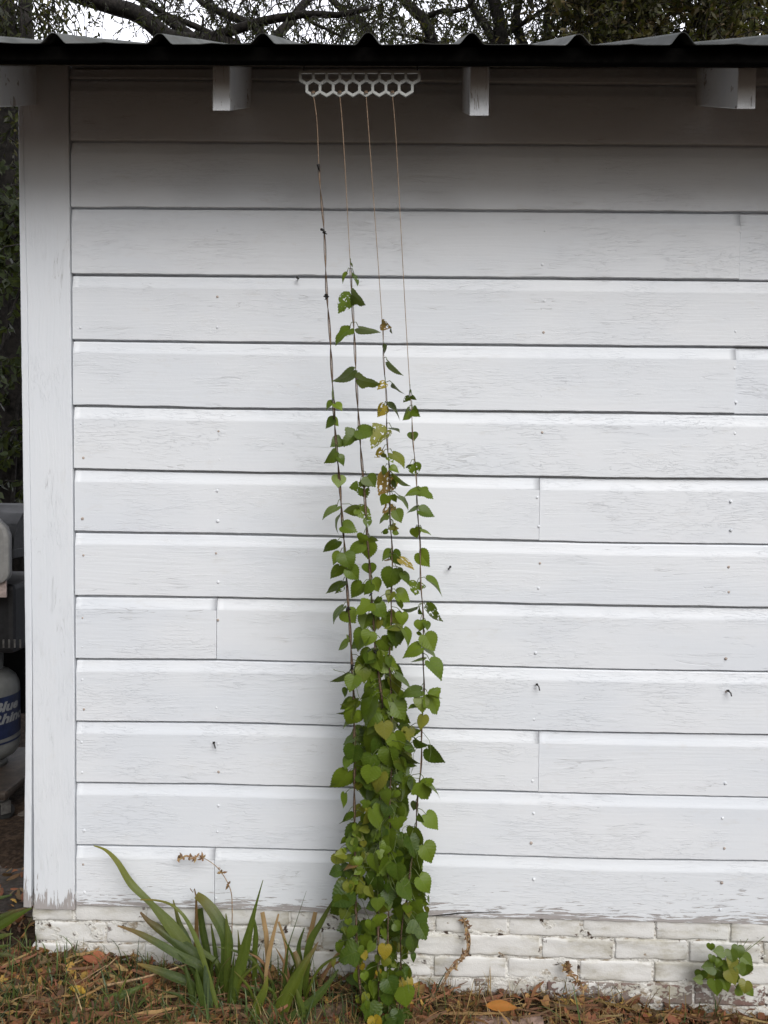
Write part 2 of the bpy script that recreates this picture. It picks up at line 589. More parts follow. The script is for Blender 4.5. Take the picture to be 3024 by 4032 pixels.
CORNER_IN = [(P(px, py, FACE).z, P(px, py, FACE).x) for px, py in
             [(295, 3570), (294.5, 2700), (290, 2300), (287, 1850), (283, 1600), (277, 1000), (272.5, 600), (268, 265)]]
CORNER_OUT = [(P(px, py, FACE).z, P(px, py, FACE).x) for px, py in
              [(136, 3570), (132, 3000), (130, 2650), (122, 2000), (110, 1250), (98, 717), (92, 430)]]
SIDE_OUT = [(P(px, py, FACE).z, P(px, py, FACE).x) for px, py in
            [(91, 3570), (96, 3250), (100.5, 2850), (100, 2600), (95, 2200), (88, 1650), (82, 1250), (76, 800), (72, 400)]]
CORNER_IN.sort(); CORNER_OUT.sort(); SIDE_OUT.sort()
SHED_R = 2.3
JOINTS = {3: [2914], 5: [2897], 7: [2125], 9: [853], 11: [2122], 13: [845]}
SHED_BACK = 3.2
shed = thing('garden_shed', 'white weathered clapboard shed with painted brick footing and low metal roof', 'shed', (0.3, 0, Z_L))

def make_siding():
    mb = MB()
    nrow = len(LINES) - 1
    for i in range(nrow):
        zmid = (lineZ(i, 0) + lineZ(i + 1, 0)) / 2
        xl = interp(CORNER_IN, zmid) + 0.0045
        cuts = [xl]
        for px in JOINTS.get(i, []):
            pz = P(px, 2000, FACE)
            # joint placed at its height
            d = None
            for py in range(300, 3700, 10):
                q = P(px, py, FACE)
                if abs(q.z - zmid) < 0.006:
                    d = q.x
            cuts.append(d if d is not None else pz.x)
        cuts.append(SHED_R)
        for s in range(len(cuts) - 1):
            a, b = cuts[s] + (0.0007 if s else 0), cuts[s + 1] - (0.0007 if s < len(cuts) - 2 else 0)
            bid = (i * 0.137 + s * 0.41 + 0.05) % 1.0
            dy = random.uniform(-0.0012, 0.0012) + (0.0022 if s else 0)
            dz = random.uniform(-0.0015, 0.0) if s == 0 else -0.0035
            last = (i == nrow - 1)
            n = max(8, int((b - a) / 0.02))
            cols = []
            for k in range(n + 1):
                x = a + (b - a) * k / n
                edge = 0.0014 * nz(x * 9, i * 3.7) + 0.0010 * nz(x * 37, i * 5.1) + (0.0018 * nz(x * 55, 77.0) if last else 0)
                zt = lineZ(i, x)
                zb = lineZ(i + 1, x) + edge + dz * 0.6
                bow = 0.0012 * nz(x * 2.2, i * 2.9, 5.0)
                cove = 0.036 + 0.002 * nz(x * 1.5, i * 1.9, 8.0)
                prof = [(zt + 0.010, -0.0025), (zt - 0.0055, -0.0025)]
                for q in np.linspace(0, 1, 7):
                    prof.append((zt - 0.0065 - (cove - 0.0065) * q, -0.0130 - 0.0062 * (q ** 1.4)))
                prof.append((zt - cove - 0.003, FACE))
                for q in (0.12, 0.3, 0.5, 0.7, 0.85, 0.94):
                    prof.append((lerp(zt - cove - 0.003, zb, q), FACE))
                prof += [(zb + 0.0016, FACE), (zb + 0.0003, FACE + 0.0016), (zb, FACE + 0.004), (zb + 0.001, -0.001)]
                ids = []
                for z, y in prof:
                    wz = lineZ(len(LINES) - 1, x)
                    wear = max(0.0, 1.0 - (z - wz) / 0.26)
                    ids.append(mb.vert((x, y + dy + bow, z), bid=bid, wear=wear))
                cols.append(ids)
            for c0, c1 in zip(cols[:-1], cols[1:]):
                for j in range(len(c0) - 1):
                    mb.face((c0[j], c0[j + 1], c1[j + 1], c1[j]), 0, 2 <= j <= 8)
            for e, rev in ((cols[0], False), (cols[-1], True)):
                back = [mb.vert((mb.v[q][0], 0.004, mb.v[q][2]), bid=bid, wear=0.0) for q in e]
                mb.link([e, back] if not rev else [back, e])
    # nail heads under the paint
    for i in range(3, nrow):
        zt, zb = None, None
        for px0 in (322, 858, 2122, 2882):
            for fr in (0.34, 0.80):
                if random.random() < 0.18:
                    continue
                x = P(px0 + random.uniform(-8, 8), 2000, FACE).x
                z = lerp(lineZ(i, x), lineZ(i + 1, x), fr + random.uniform(-0.04, 0.04))
                r = random.uniform(0.0032, 0.0045)
                mb.lathe([(r * 1.05, 0.0), (r, 0.0012), (r * 0.6, 0.0019), (0.0, 0.0021)], (x, FACE + 0.0004, z), 10, 0, (random.uniform(-0.2, 0.2), -1, random.uniform(-0.1, 0.3)), bid=random.random(), wear=0.0, rust=1.0 if random.random() < 0.22 else 0.0)
    mb.build('siding', M['siding'], shed)
    # plain side and back walls
    mb = MB()
    x0 = interp(CORNER_OUT, 1.2) + 0.004
    z0, z1 = LINES[-1][0][1] - 0.02, 2.50
    mb.box(((x0 + 0.012 + SHED_R) / 2, SHED_BACK / 2 + 0.004, (z0 + z1) / 2), ((SHED_R - x0 - 0.012) / 2, SHED_BACK / 2 - 0.004, (z1 - z0) / 2), bid=0.3, wear=0.0)
    mb.build('wall', M['siding'], shed)
make_siding()

def strip_board(name, edge_l, edge_r, y_front, y_back, z0, z1, jitter=0.0008, label=None):
    """A vertical board whose two long edges follow traced lines."""
    mb = MB()
    rows = []
    n = 60
    zb = z0
    for k in range(n + 1):
        z = lerp(z0, z1, k / n)
        xl = edge_l(z) + jitter * nz(z * 23, 3.0)
        xr = edge_r(z) + jitter * nz(z * 19, 8.0)
        wear = max(0.0, 1.0 - (z - zb) / 0.30)
        w = xr - xl
        ys = y_front + 0.0008 * nz(z * 3, 5.5)
        pts = [(xl, y_back), (xl, ys + 0.002), (xl + 0.002, ys), (xl + w * 0.25, ys), (xl + w * 0.5, ys), (xl + w * 0.75, ys), (xr - 0.002, ys), (xr, ys + 0.002), (xr, y_back)]
        rows.append([mb.vert((x, y, z + (0.0015 * nz(x * 60, 1.0) if k == 0 else 0)), bid=0.62, wear=wear) for x, y in pts])
    for a, b in zip(rows[:-1], rows[1:]):
        for j in range(len(a) - 1):
            mb.face((a[j], a[j + 1], b[j + 1], b[j]))
    mb.face(list(reversed(rows[0])))
    mb.face(rows[-1])
    o = mb.build(name, M['corner'], shed)
    if label:
        o['label'] = label
    return o
z_cb = P(200, 3577, FACE).z
strip_board('corner_board', lambda z: interp(CORNER_OUT, z), lambda z: interp(CORNER_IN, z), -0.0235, 0.004, z_cb, 2.505)
def side_right(z):
    g = 0.0005 + 0.011 * max(0.0, min(1.0, (1.15 - z) / 1.1)) ** 1.2
    return interp(CORNER_OUT, z) - g
strip_board('corner_board', lambda z: interp(SIDE_OUT, z), side_right, -0.021, 0.085, z_cb + 0.002, 2.504, label='narrow corner board edge with an open crack beside it')

# rafters, roof, fascia
YE = -0.37                                   # the outer edge of the roof
SL = math.tan(math.radians(27.7))
ze_b0, ze_b1 = P(0, 253, YE + 0.018), P(3024, 267, YE + 0.018)
ze_t0, ze_t1 = P(0, 181, YE), P(3024, 189, YE)
def eave(a, b, x):
    return a.z + (b.z - a.z) * (x - a.x) / (b.x - a.x)
def deck_z(x, y):
    return eave(ze_t0, ze_t1, x) - 0.027 + (y - YE - 0.03) * SL
def rafter(px0, px1, py_bot, name='rafter_tail'):
    """px0, px1: left and right of the end face at the bottom; py_bot: its bottom."""
    yf = -0.28
    a, b = P(px0, py_bot, yf), P(px1, py_bot, yf)
    sl = math.tan(math.radians(27))
    mb = MB()
    prof = []
    yb = 0.12
    for (y, z) in ((yf, a.z), (yf, deck_z(a.x, yf)), (yb, deck_z(a.x, yb)), (yb, a.z + (yb - yf) * sl)):
        prof.append((y, z))
    L = [mb.vert((a.x, y, z), bid=0.2, wear=0.68) for y, z in prof]
    R = [mb.vert((b.x, y, z), bid=0.2, wear=0.68) for y, z in prof]
    mb.face(L); mb.face(list(reversed(R)))
    for k in range(4):
        q = (k + 1) % 4
        mb.face((L[q], L[k], R[k], R[q]))
    o = mb.build(name, M['corner'], shed)
    bv = o.modifiers.new('bev', 'BEVEL'); bv.width = 0.002; bv.segments = 2
    return o
rafter(-125, -52, 425)
rafter(837, 905, 436)
rafter(1849, 1924, 456)
rafter(2902, 2975, 429)
for k in (1, 2):
    q = P(2975, 429, -0.28)
    mbx = q.x + 0.66 * k
    px = 2975 + 0.66 * k * F_PX / 1.87
    rafter(px - 72, px, 432)

XR0, XR1 = -1.75, 2.75

def make_roof():
    # black edge strip
    mb = MB()
    rows = []
    for k in range(81):
        x = lerp(XR0, XR1, k / 80)
        zb, zt = eave(ze_b0, ze_b1, x) + 0.0015 * nz(x * 6, 2.0), eave(ze_t0, ze_t1, x) + 0.001 * nz(x * 7, 6.0)
        rows.append([Vector((x, y, z)) for y, z in ((YE + 0.018, zb), (YE + 0.001, zb), (YE, zb + 0.002), (YE, zt - 0.002), (YE + 0.001, zt), (YE + 0.018, zt))])
    ids = mb.grid(rows, closed=False)
    for a, b in zip(ids[:-1], ids[1:]):
        mb.face((a[-1], a[0], b[0], b[-1]))
    mb.face(list(reversed(ids[0]))); mb.face(ids[-1])
    mb.build('fascia', M['fascia'], shed)
    # deck boards under the metal
    mb = MB()
    yb = SHED_BACK / 2 + 0.1
    rows_t, rows_b = [], []
    for k in range(31):
        x = lerp(XR0 + 0.002, XR1 - 0.002, k / 30)
        z = eave(ze_t0, ze_t1, x) - 0.004
        rows_t.append([Vector((x, YE + 0.031, z)), Vector((x, yb, z + (yb - YE - 0.03) * SL))])
        rows_b.append([Vector((x, YE + 0.031, z - 0.022)), Vector((x, yb, z - 0.022 + (yb - YE - 0.03) * SL))])
    a = mb.grid(rows_t, bid=0.8, wear=0.0); b = mb.grid(rows_b, bid=0.8, wear=0.0)
    mb.link([[r[0] for r in b], [r[0] for r in a]]); mb.link([[r[1] for r in a], [r[1] for r in b]])
    mb.link([a[0], b[0]]); mb.link([b[-1], a[-1]])
    mb.build('roof_deck', M['deck'], shed)
    # ribbed sheet
    peaks_px = [210, 629, 1034, 1449, 1858, 2278, 2688]
    peaks = [P(p, 150, YE - 0.02).x for p in peaks_px]
    d = (peaks[-1] - peaks[0]) / 6
    peaks = [peaks[0] - d * 2, peaks[0] - d] + peaks + [peaks[-1] + d, peaks[-1] + 2 * d, peaks[-1] + 3 * d]
    outline = [(XR0 - 0.03, 0.0)]
    for p in peaks:
        if p - 0.035 < XR0 or p > XR1: continue
        hk = 0.86 + 0.2 * random.random()
        outline += [(p - 0.030, 0.0005), (p - 0.025, 0.003), (p - 0.010, 0.0220 * hk), (p - 0.005, 0.0258 * hk), (p + 0.0, 0.0268 * hk), (p + 0.005, 0.0258 * hk), (p + 0.010, 0.0220 * hk), (p + 0.025, 0.003), (p + 0.030, 0.0005)]
        outline += [(p + d * 0.38, 0.0008), (p + d * 0.5, 0.003), (p + d * 0.62, 0.0008)]
    outline.append((XR1 + 0.05, 0.0))
    outline = sorted(outline)
    mb = MB()
    yr = SHED_BACK / 2
    rows = []
    for y in [YE - 0.022] + list(np.linspace(YE + 0.05, yr, 14)):
        rows.append([Vector((x, y, eave(ze_t0, ze_t1, x) + 0.004 + h + (y - YE) * SL + (0.0022 * nz(x * 5, y * 3 + 1) if y < 0 else 0))) for x, h in outline])
    ids = mb.grid(rows)
    rows2 = []
    for y in (yr + 0.001, SHED_BACK + 0.4):
        rows2.append([Vector((x, y, eave(ze_t0, ze_t1, x) + 0.004 + h + (yr - YE) * SL - (y - yr) * SL)) for x, h in outline])
    mb.grid(rows2)
    o = mb.build('roof', M['metal_roof'], shed)
    so = o.modifiers.new('thick', 'SOLIDIFY'); so.thickness = 0.0012; so.offset = 1
make_roof()

# bent nails and a screw left in the siding
def bent_nail(px, py, label=None, drop=0.012, lean=1):
    p = P(px, py, FACE)
    mb = MB()
    a = Vector((p.x, FACE + 0.004, p.z))
    mb.tube([a, a + Vector((0, -0.014, 0.001)), a + Vector((0.004 * lean, -0.020, -0.003)), a + Vector((0.006 * lean, -0.021, -drop))], 0.0018, 6)
    q = a + Vector((0, -0.013, 0.001))
    mb.lathe([(0.0035, 0), (0.0035, 0.0015)], q, 8, 0, (0, -1, 0.1))
    o = mb.build('bent_nail', M['iron'], shed)
    if label: o['label'] = label
bent_nail(845, 2922)
bent_nail(2112, 2693, 'nail with a scrap of orange cord', 0.014, 1)
bent_nail(2862, 2718)
bent_nail(1772, 2232, None, 0.006, -1)
bent_nail(1172, 1098, None, 0.004, 1)

# foundation
def make_foundation():
    mb = MB()
    base_line = LINES[-1]
    H, GAP, BL = 0.0565, 0.0065, 0.2
    yb = -0.012
    px2x = lambda px: P(px, 3700, yb).x
    xs_left = P(131, 3650, yb).x
    courses = [
        (-0.25, [2000, 2290]),
        (0.72, [2130, 2415]),
        (1.72, [1995, 2286]),
        (2.72, [2154, 2445]),
        (3.72, [2010, 2300]),
        (4.72, [2130, 2415]),
    ]
    for ci, (top, (j0, j1)) in enumerate(courses):
        a = px2x(j0); pitch = 0.2065
        k0 = int(math.floor((xs_left - a) / pitch))
        x = a + k0 * pitch
        while x < SHED_R:
            x0, x1 = max(x + GAP / 2, xs_left), min(x + pitch - GAP / 2, SHED_R)
            x += pitch
            if x1 - x0 < 0.03:
                continue
            x0 += random.uniform(-0.002, 0.002); x1 += random.uniform(-0.002, 0.002)
            xm = (x0 + x1) / 2
            slope = (lineZ(len(LINES) - 1, x1) - lineZ(len(LINES) - 1, x0)) / (x1 - x0)
            zt = lineZ(len(LINES) - 1, xm) - 0.012 - top * (H + GAP) + random.uniform(-0.002, 0.002) + (0.004 if xm < -0.3 else 0)
            if ci == 0:
                zc, hz = zt - H / 2, H / 2
            else:
                zc, hz = zt - H / 2, H / 2
            inset = random.uniform(-0.0025, 0.0025) + (0.012 if ci >= 4 else 0) + (0.006 if ci == 0 else 0)
            if ci == 0: inset -= 0.006
            rot = Matrix.Rotation(-math.atan(slope) + random.uniform(-0.006, 0.006), 3, 'Y')
            bid = random.random()
            bm = bmesh.new()
            bmesh.ops.create_cube(bm, size=2.0)
            hx = (x1 - x0) / 2
            for v in bm.verts:
                v.co = Vector((v.co.x * hx, v.co.y * 0.05, v.co.z * hz))
            bmesh.ops.bevel(bm, geom=list(bm.edges), offset=0.0045, segments=2, affect='EDGES', profile=0.6)
            bmesh.ops.subdivide_edges(bm, edges=[e for e in bm.edges if e.calc_length() > 0.02], cuts=6, use_grid_fill=True)
            ids = []
            c = Vector((xm, yb + 0.05 + inset, zc))
            for v in bm.verts:
                co = v.co.copy()
                w = c + rot @ co
                dd = 0.0035 * nz(w.x * 30, w.y * 30, w.z * 30 + bid * 9) + 0.002 * nz(w.x * 90, w.y * 90, w.z * 90)
                w = w + Vector((dd * 0.6, dd, dd * 0.6))
                edge = max(abs(co.x) / hx if hx > 0.05 else 0, abs(co.z) / hz)
                wear = 0.20 + 0.26 * max(0, edge - 0.70) / 0.30
                if ci == 0: wear += 0.06
                if ci == 1: wear += 0.10 * max(0, co.z / hz)
                if ci == 3: wear += (0.24 + (0.22 if xm > 0.3 else 0) + 0.45 * max(0, -co.z / hz)) if xm > -0.1 else 0.15
                if ci >= 4: wear += 0.75
                ids.append(mb.vert(w, bid=bid, wear=min(1.0, wear)))
            bm.verts.index_update()
            for fc in bm.faces:
                mb.face([ids[v.index] for v in fc.verts], 0, True)
            bm.free()
    # mortar behind the bricks
    rows = []
    for z in np.linspace(0.12, -0.36, 44):
        rows.append([Vector((x, yb + 0.0032 + 0.006 * nz(x * 25, z * 25, 3.0) + 0.004 * nz(x * 70, z * 70, 6.0), lineZ(len(LINES) - 1, x) + z)) for x in np.linspace(xs_left + 0.004, SHED_R, 170)])
    mb.grid(rows, 1, True)
    b = Vector((xs_left + 0.006, 0, 0))
    mb.box(((xs_left + SHED_R) / 2 + 0.005, SHED_BACK / 2 + 0.03, -0.08), ((SHED_R - xs_left) / 2 - 0.012, SHED_BACK / 2 - 0.03, 0.20), m=1)
    mb.build('foundation', [M['brick'], M['mortar']], shed)
make_foundation()

# the split along the bottom edge of the siding
def make_split():
    mb = MB()
    top = [(1690, 3607), (1760, 3601), (1810, 3595), (1880, 3592), (1975, 3592)]
    pts = [P(x, y, FACE - 0.0012) for x, y in top]
    mb.tube(pts, [0.0006, 0.0019, 0.0015, 0.0012, 0.0004], 5)
    mb.build('split_in_board', M['iron'], shed)
make_split()

# ------------------------------------------------------------------ hanger and twine
YB = -0.325
ZTOP = P(1400, 330, YB).z
def y_string(z):
    return lerp(-0.19, YB, max(-0.1, min(1.0, z / ZTOP)))
def S(px, py, off=0.0):
    y = -0.3
    for _ in range(6):
        q = P(px, py, y)
        y = y_string(q.z) + off
    return P(px, py, y)

def make_hanger():
    tl, tr = P(1177, 279, YB), P(1656, 277, YB)
    root = thing('honeycomb_hanger', 'grey-white plastic honeycomb strip hanging under the black eave edge', 'hanger', ((tl.x + tr.x) / 2, YB, tl.z))
    W = tr.x - tl.x
    p = W / 9.22                              # cell pitch
    s = p / math.sqrt(3)                      # hexagon side
    th = p * 0.105
    mb = MB()
    bars = set()
    def hexa(cx, cz, full=True):
        c = [(cx + s * math.sin(math.radians(60 * k)), cz + s * math.cos(math.radians(60 * k))) for k in range(6)]
        return c
    def add(a, b):
        k = tuple(sorted(((round(a[0], 4), round(a[1], 4)), (round(b[0], 4), round(b[1], 4)))))
        bars.add(k)
    top = tl.z - th
    up = [tl.x + p * (0.61 + k) for k in range(9)]
    cz = top - s * 0.52
    for cx in up:
        v = hexa(cx, cz)
        tr_, br, bt, bl = (v[1][0], top), v[2], v[3], v[4]
        add(tr_, br); add(br, bt); add(bt, bl); add(bl, (v[5][0], top))
    add((up[0] - p / 2, top), (up[-1] + p / 2, top))
    for k in range(8):
        cx = (up[k] + up[k + 1]) / 2
        v = hexa(cx, cz - 1.5 * s)
        for q in range(6):
            add(v[q], v[(q + 1) % 6])
    for bi, (a, b) in enumerate(sorted(bars)):
        A, B = Vector((a[0], YB, a[1])), Vector((b[0], YB, b[1]))
        d = B - A
        L = d.length
        ang = math.atan2(d.z, d.x)
        mb.box((A + B) / 2, (L / 2 + th * 0.55, 0.0019 + 0.00007 * (bi % 7), th), Matrix.Rotation(-ang, 3, 'Y'), 0, 0.0009)
    mb.build('honeycomb_frame', M['plastic'], root)
    for px in (1197, 1643):
        m2 = MB()
        a = P(px, 285, YB)
        m2.tube([a, Vector((a.x, YB, a.z + 0.012)), Vector((a.x, YB - 0.002, a.z + 0.03)), Vector((a.x, YB, eave(ze_t0, ze_t1, a.x) - 0.026 + (YB - YE - 0.03) * SL))], 0.0017, 6)
        m2.build('hook', M['iron'], root)
    # tie points on the lower points of the lower row
    return [Vector(((up[k] + up[k + 1]) / 2, YB, cz - 2.5 * s + th * 0.5)) for k in (0, 2, 4, 6)]
TIES = make_hanger()

STRING_PX = [
    [(1248, 480), (1258, 700), (1276, 911), (1287, 1159), (1301, 1349), (1316, 1640), (1345, 2005), (1371, 2370), (1394, 2789), (1396, 3208), (1402, 3600), (1410, 3800), (1436, 4030)],
    [(1352, 547), (1380, 1057), (1394, 1312), (1411, 1640), (1434, 1932), (1456, 2242), (1480, 2570), (1506, 2789), (1500, 3100), (1490, 3500), (1490, 3800), (1496, 4025)],
    [(1454, 547), (1480, 911), (1507, 1312), (1527, 1750), (1544, 2242), (1538, 2453), (1536, 2658), (1544, 2870), (1535, 3200), (1528, 3600), (1532, 3850), (1540, 4025)],
    [(1558, 529), (1579, 911), (1604, 1367), (1631, 1786), (1650, 2096), (1668, 2607), (1655, 3026), (1622, 3390), (1585, 3640), (1575, 3850), (1578, 4030)],
]
def smooth_path(pts, step=0.012):
    pts = [Vector(p) for p in pts]
    out = []
    n = len(pts)
    for i in range(n - 1):
        p0, p1, p2, p3 = pts[max(i - 1, 0)], pts[i], pts[i + 1], pts[min(i + 2, n - 1)]
        k = max(2, int((p2 - p1).length / step))
        for q in range(k):
            t = q / k
            out.append(0.5 * ((2 * p1) + (p2 - p0) * t + (2 * p0 - 5 * p1 + 4 * p2 - p3) * t * t + (3 * p1 - p0 - 3 * p2 + p3) * t ** 3))
    out.append(pts[-1])
    return out
STR_PATH = []
TW_LABEL = ['leftmost twine, wrapped by a dark dead vine top above the leaves',
            'second twine from the left, with leaves reaching highest on it',
            'third twine from the left, beside the yellow chewed leaves',
            'rightmost twine, bare for the longest stretch below the hanger']
for i, px in enumerate(STRING_PX):
    pts = [TIES[i]] + [S(x, y) for x, y in px]
    pts[-1].z = min(pts[-1].z, ground_z(pts[-1].x, pts[-1].y) + 0.0)
    path = smooth_path(pts)
    STR_PATH.append(path)
    mb = MB()
    mb.tube(path, 0.0009, 6)
    mb.tube([TIES[i] + Vector((math.cos(q) * 0.0045, math.sin(q) * 0.006, 0.0005 * q)) for q in np.linspace(0, 12, 30)], 0.001, 5)
    tag(mb.build('twine', M['twine'], origin=path[-1]), TW_LABEL[i], 'twine', 'twines hanging from the honeycomb strip')

# ------------------------------------------------------------------ hop vines
HALF = [(0.0, 0.0), (0.06, -0.085), (0.17, -0.125), (0.29, -0.105), (0.40, -0.03), (0.475, 0.08), (0.50, 0.20), (0.485, 0.33), (0.435, 0.46),
        (0.36, 0.585), (0.262, 0.70), (0.16, 0.815), (0.065, 0.92), (0.0, 1.02)]
def half_outline():
    pts = []
    for i in range(len(HALF) - 1):
        a, b = Vector(HALF[i]), Vector(HALF[i + 1])
        pts.append((a.x, a.y, a.x, a.y))
        if 2 <= i:
            m = a.lerp(b, 0.62)
            t = (b - a).normalized()
            nrm = Vector((t.y, -t.x))
            m2 = m + nrm * 0.034 + t * 0.014
            pts.append((m2.x, m2.y, m.x, m.y))
            q = a.lerp(b, 0.78)
            n2 = q - nrm * 0.008
            pts.append((n2.x, n2.y, q.x, q.y))
    pts.append(HALF[-1] * 2)
    return pts
HO = half_outline()

def add_leaf(mb, B, T, wf, col, facing=None, hole=0.0, wscale=1.0, lobed=0.0, rnd=random):
    """One heart-shaped toothed leaf from its notch B to its tip T; wf = how wide it shows."""
    B, T = Vector(B), Vector(T)
    a = T - B
    L = a.length
    if L < 1e-4: return
    a.normalize()
    n0 = facing if facing is not None else (CAM - B).normalized()
    n0 = (n0 - a * n0.dot(a)).normalized()
    w = min(1.0, wf)
    rho = math.acos(max(0.12, w)) * rnd.choice((-1, 1))
    if w >= 0.97:
        rho = rnd.uniform(-0.25, 0.25)
    n = (Matrix.Rotation(rho, 3, a) @ n0).normalized()
    s = a.cross(n)
    W = L * wscale * max(1.0, wf)
    fold = rnd.uniform(0.02, 0.55)
    droop = rnd.uniform(0.0, 0.55)
    curl = rnd.uniform(-0.45, 0.55)
    skew = rnd.uniform(-0.16, 0.16)
    ph = rnd.uniform(0, 6)
    c0 = Vector(col)
    def pt(u, v, us=None):
        au = abs(u if us is None else us)
        h = fold * au * 0.55 - droop * (max(0, v) - 0.3) ** 2 - curl * au * au * 0.9
        h += 0.012 * math.sin(v * 9 + ph + (2.0 if u > 0 else 0)) * au * 1.6
        return B + a * (v * L) + s * (u * W + skew * L * max(0, v) ** 2) + n * (h * L)
    mids = []
    for sg in (1, -1):
        out, inn, mid = [], [], []
        for (u, v, us, vs) in HO:
            lb = 1.0 + lobed * 0.22 * math.sin(vs * 9.0 + 0.6)
            uu, us = u * lb, us * lb
            vm = max(0.0, min(1.0, vs * 0.93 + 0.02 if vs > 0 else 0.0))
            k = rnd.uniform(0.97, 1.03)
            jit = tuple(x * k for x in col)
            out.append(mb.vert(pt(sg * uu, v, us), col=jit, lv=(0.5 + sg * uu * 0.9, v, 0), hole=hole))
            inn.append(mb.vert(pt(sg * us * 0.5, (vs + vm) / 2), col=jit, lv=(0.5 + sg * us * 0.45, (vs + vm) / 2, 0), hole=hole))
            mid.append(mb.vert(pt(0, vm), col=jit, lv=(0.5, vm, 0), hole=hole))
        for j in range(len(HO) - 1):
            q1 = (mid[j], mid[j + 1], inn[j + 1], inn[j])
            q2 = (inn[j], inn[j + 1], out[j + 1], out[j])
            if sg < 0:
                q1, q2 = q1[::-1], q2[::-1]
            mb.face(q1, 0, True)
            mb.face(q2, 0, True)

def green(k=None):
    k = random.random() if k is None else k
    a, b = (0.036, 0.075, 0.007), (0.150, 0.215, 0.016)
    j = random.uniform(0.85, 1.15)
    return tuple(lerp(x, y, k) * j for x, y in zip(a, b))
def yellow():
    return random.choice([(0.34, 0.25, 0.03), (0.26, 0.20, 0.03), (0.30, 0.17, 0.04), (0.22, 0.22, 0.03)])
def ygreen():
    return random.choice([(0.16, 0.18, 0.02), (0.19, 0.19, 0.025), (0.13, 0.17, 0.02)])

# (notch x, y, tip x, y, width factor, colour) traced on two crops of the photograph
R7 = {
 0: "208 1195 195 1228 .5 g;198 1260 145 1308 .6 g;222 1272 278 1312 .75 g;215 1385 150 1450 .7 g;200 1385 250 1428 .8 g;262 1525 198 1588 1.0 g;230 1625 155 1712 .7 g;245 1655 297 1712 .8 g;250 1795 238 1880 1.15 g;232 2015 120 2092 .4 g;385 2030 275 2060 .7 g;275 2160 380 2200 .9 g;250 2090 215 2210 .15 g",
 1: "335 250 342 285 .4 g;305 325 265 395 .35 g;360 335 392 418 .35 g;335 492 243 615 .8 g;345 480 440 545 .7 g;325 725 207 822 .5 g;395 722 550 755 .35 g;355 1035 225 1145 .5 g;385 1095 540 1130 .55 g;370 1480 285 1578 .9 g;390 1462 532 1500 .75 g;455 1800 500 1882 1.25 g;400 1840 435 1960 1.1 g;388 2030 495 2100 .8 g;455 2112 450 2172 1.0 g",
 2: "560 690 615 728 .9 y;625 730 632 765 .4 d;570 850 590 910 .5 d;605 970 712 1065 .3 g;585 1122 520 1158 .8 y;650 1132 720 1210 .15 d;578 1285 520 1360 .9 y;610 1290 705 1372 .25 d;592 1468 475 1590 .75 y;630 1445 685 1465 .3 d;562 1610 512 1665 .8 y;562 1640 597 1666 .7 z;640 1630 745 1712 .5 z;608 1662 637 1698 .8 g;580 1735 558 1792 .7 g;620 1735 685 1768 .7 g;622 1800 520 1922 1.0 y;635 1785 755 1885 .2 g;640 1828 662 1885 .7 g;595 1940 562 2012 1 g;640 1935 662 1990 .8 g;622 2000 575 2085 .9 y;660 2048 702 2135 1 g;688 1942 772 2022 .3 g;602 2078 530 2132 .5 g;652 2158 598 2182 .6 z;640 2160 675 2185 .7 y;600 2195 555 2212 .8 g;640 2195 690 2212 .8 g",
 3: "765 1170 766 1196 .5 g;757 1218 722 1264 .8 g;778 1214 806 1250 .7 g;755 1322 708 1382 .7 g;785 1312 830 1358 .9 g;780 1482 786 1542 1.35 g;790 1712 822 1790 1.15 g;760 1715 732 1740 .6 g;832 1900 720 1930 .5 g;842 1896 930 1962 .7 g;812 2024 725 2056 .3 g;832 2045 942 2092 .7 g;800 2175 822 2245 1.1 g;850 2180 922 2215 .3 g",
}
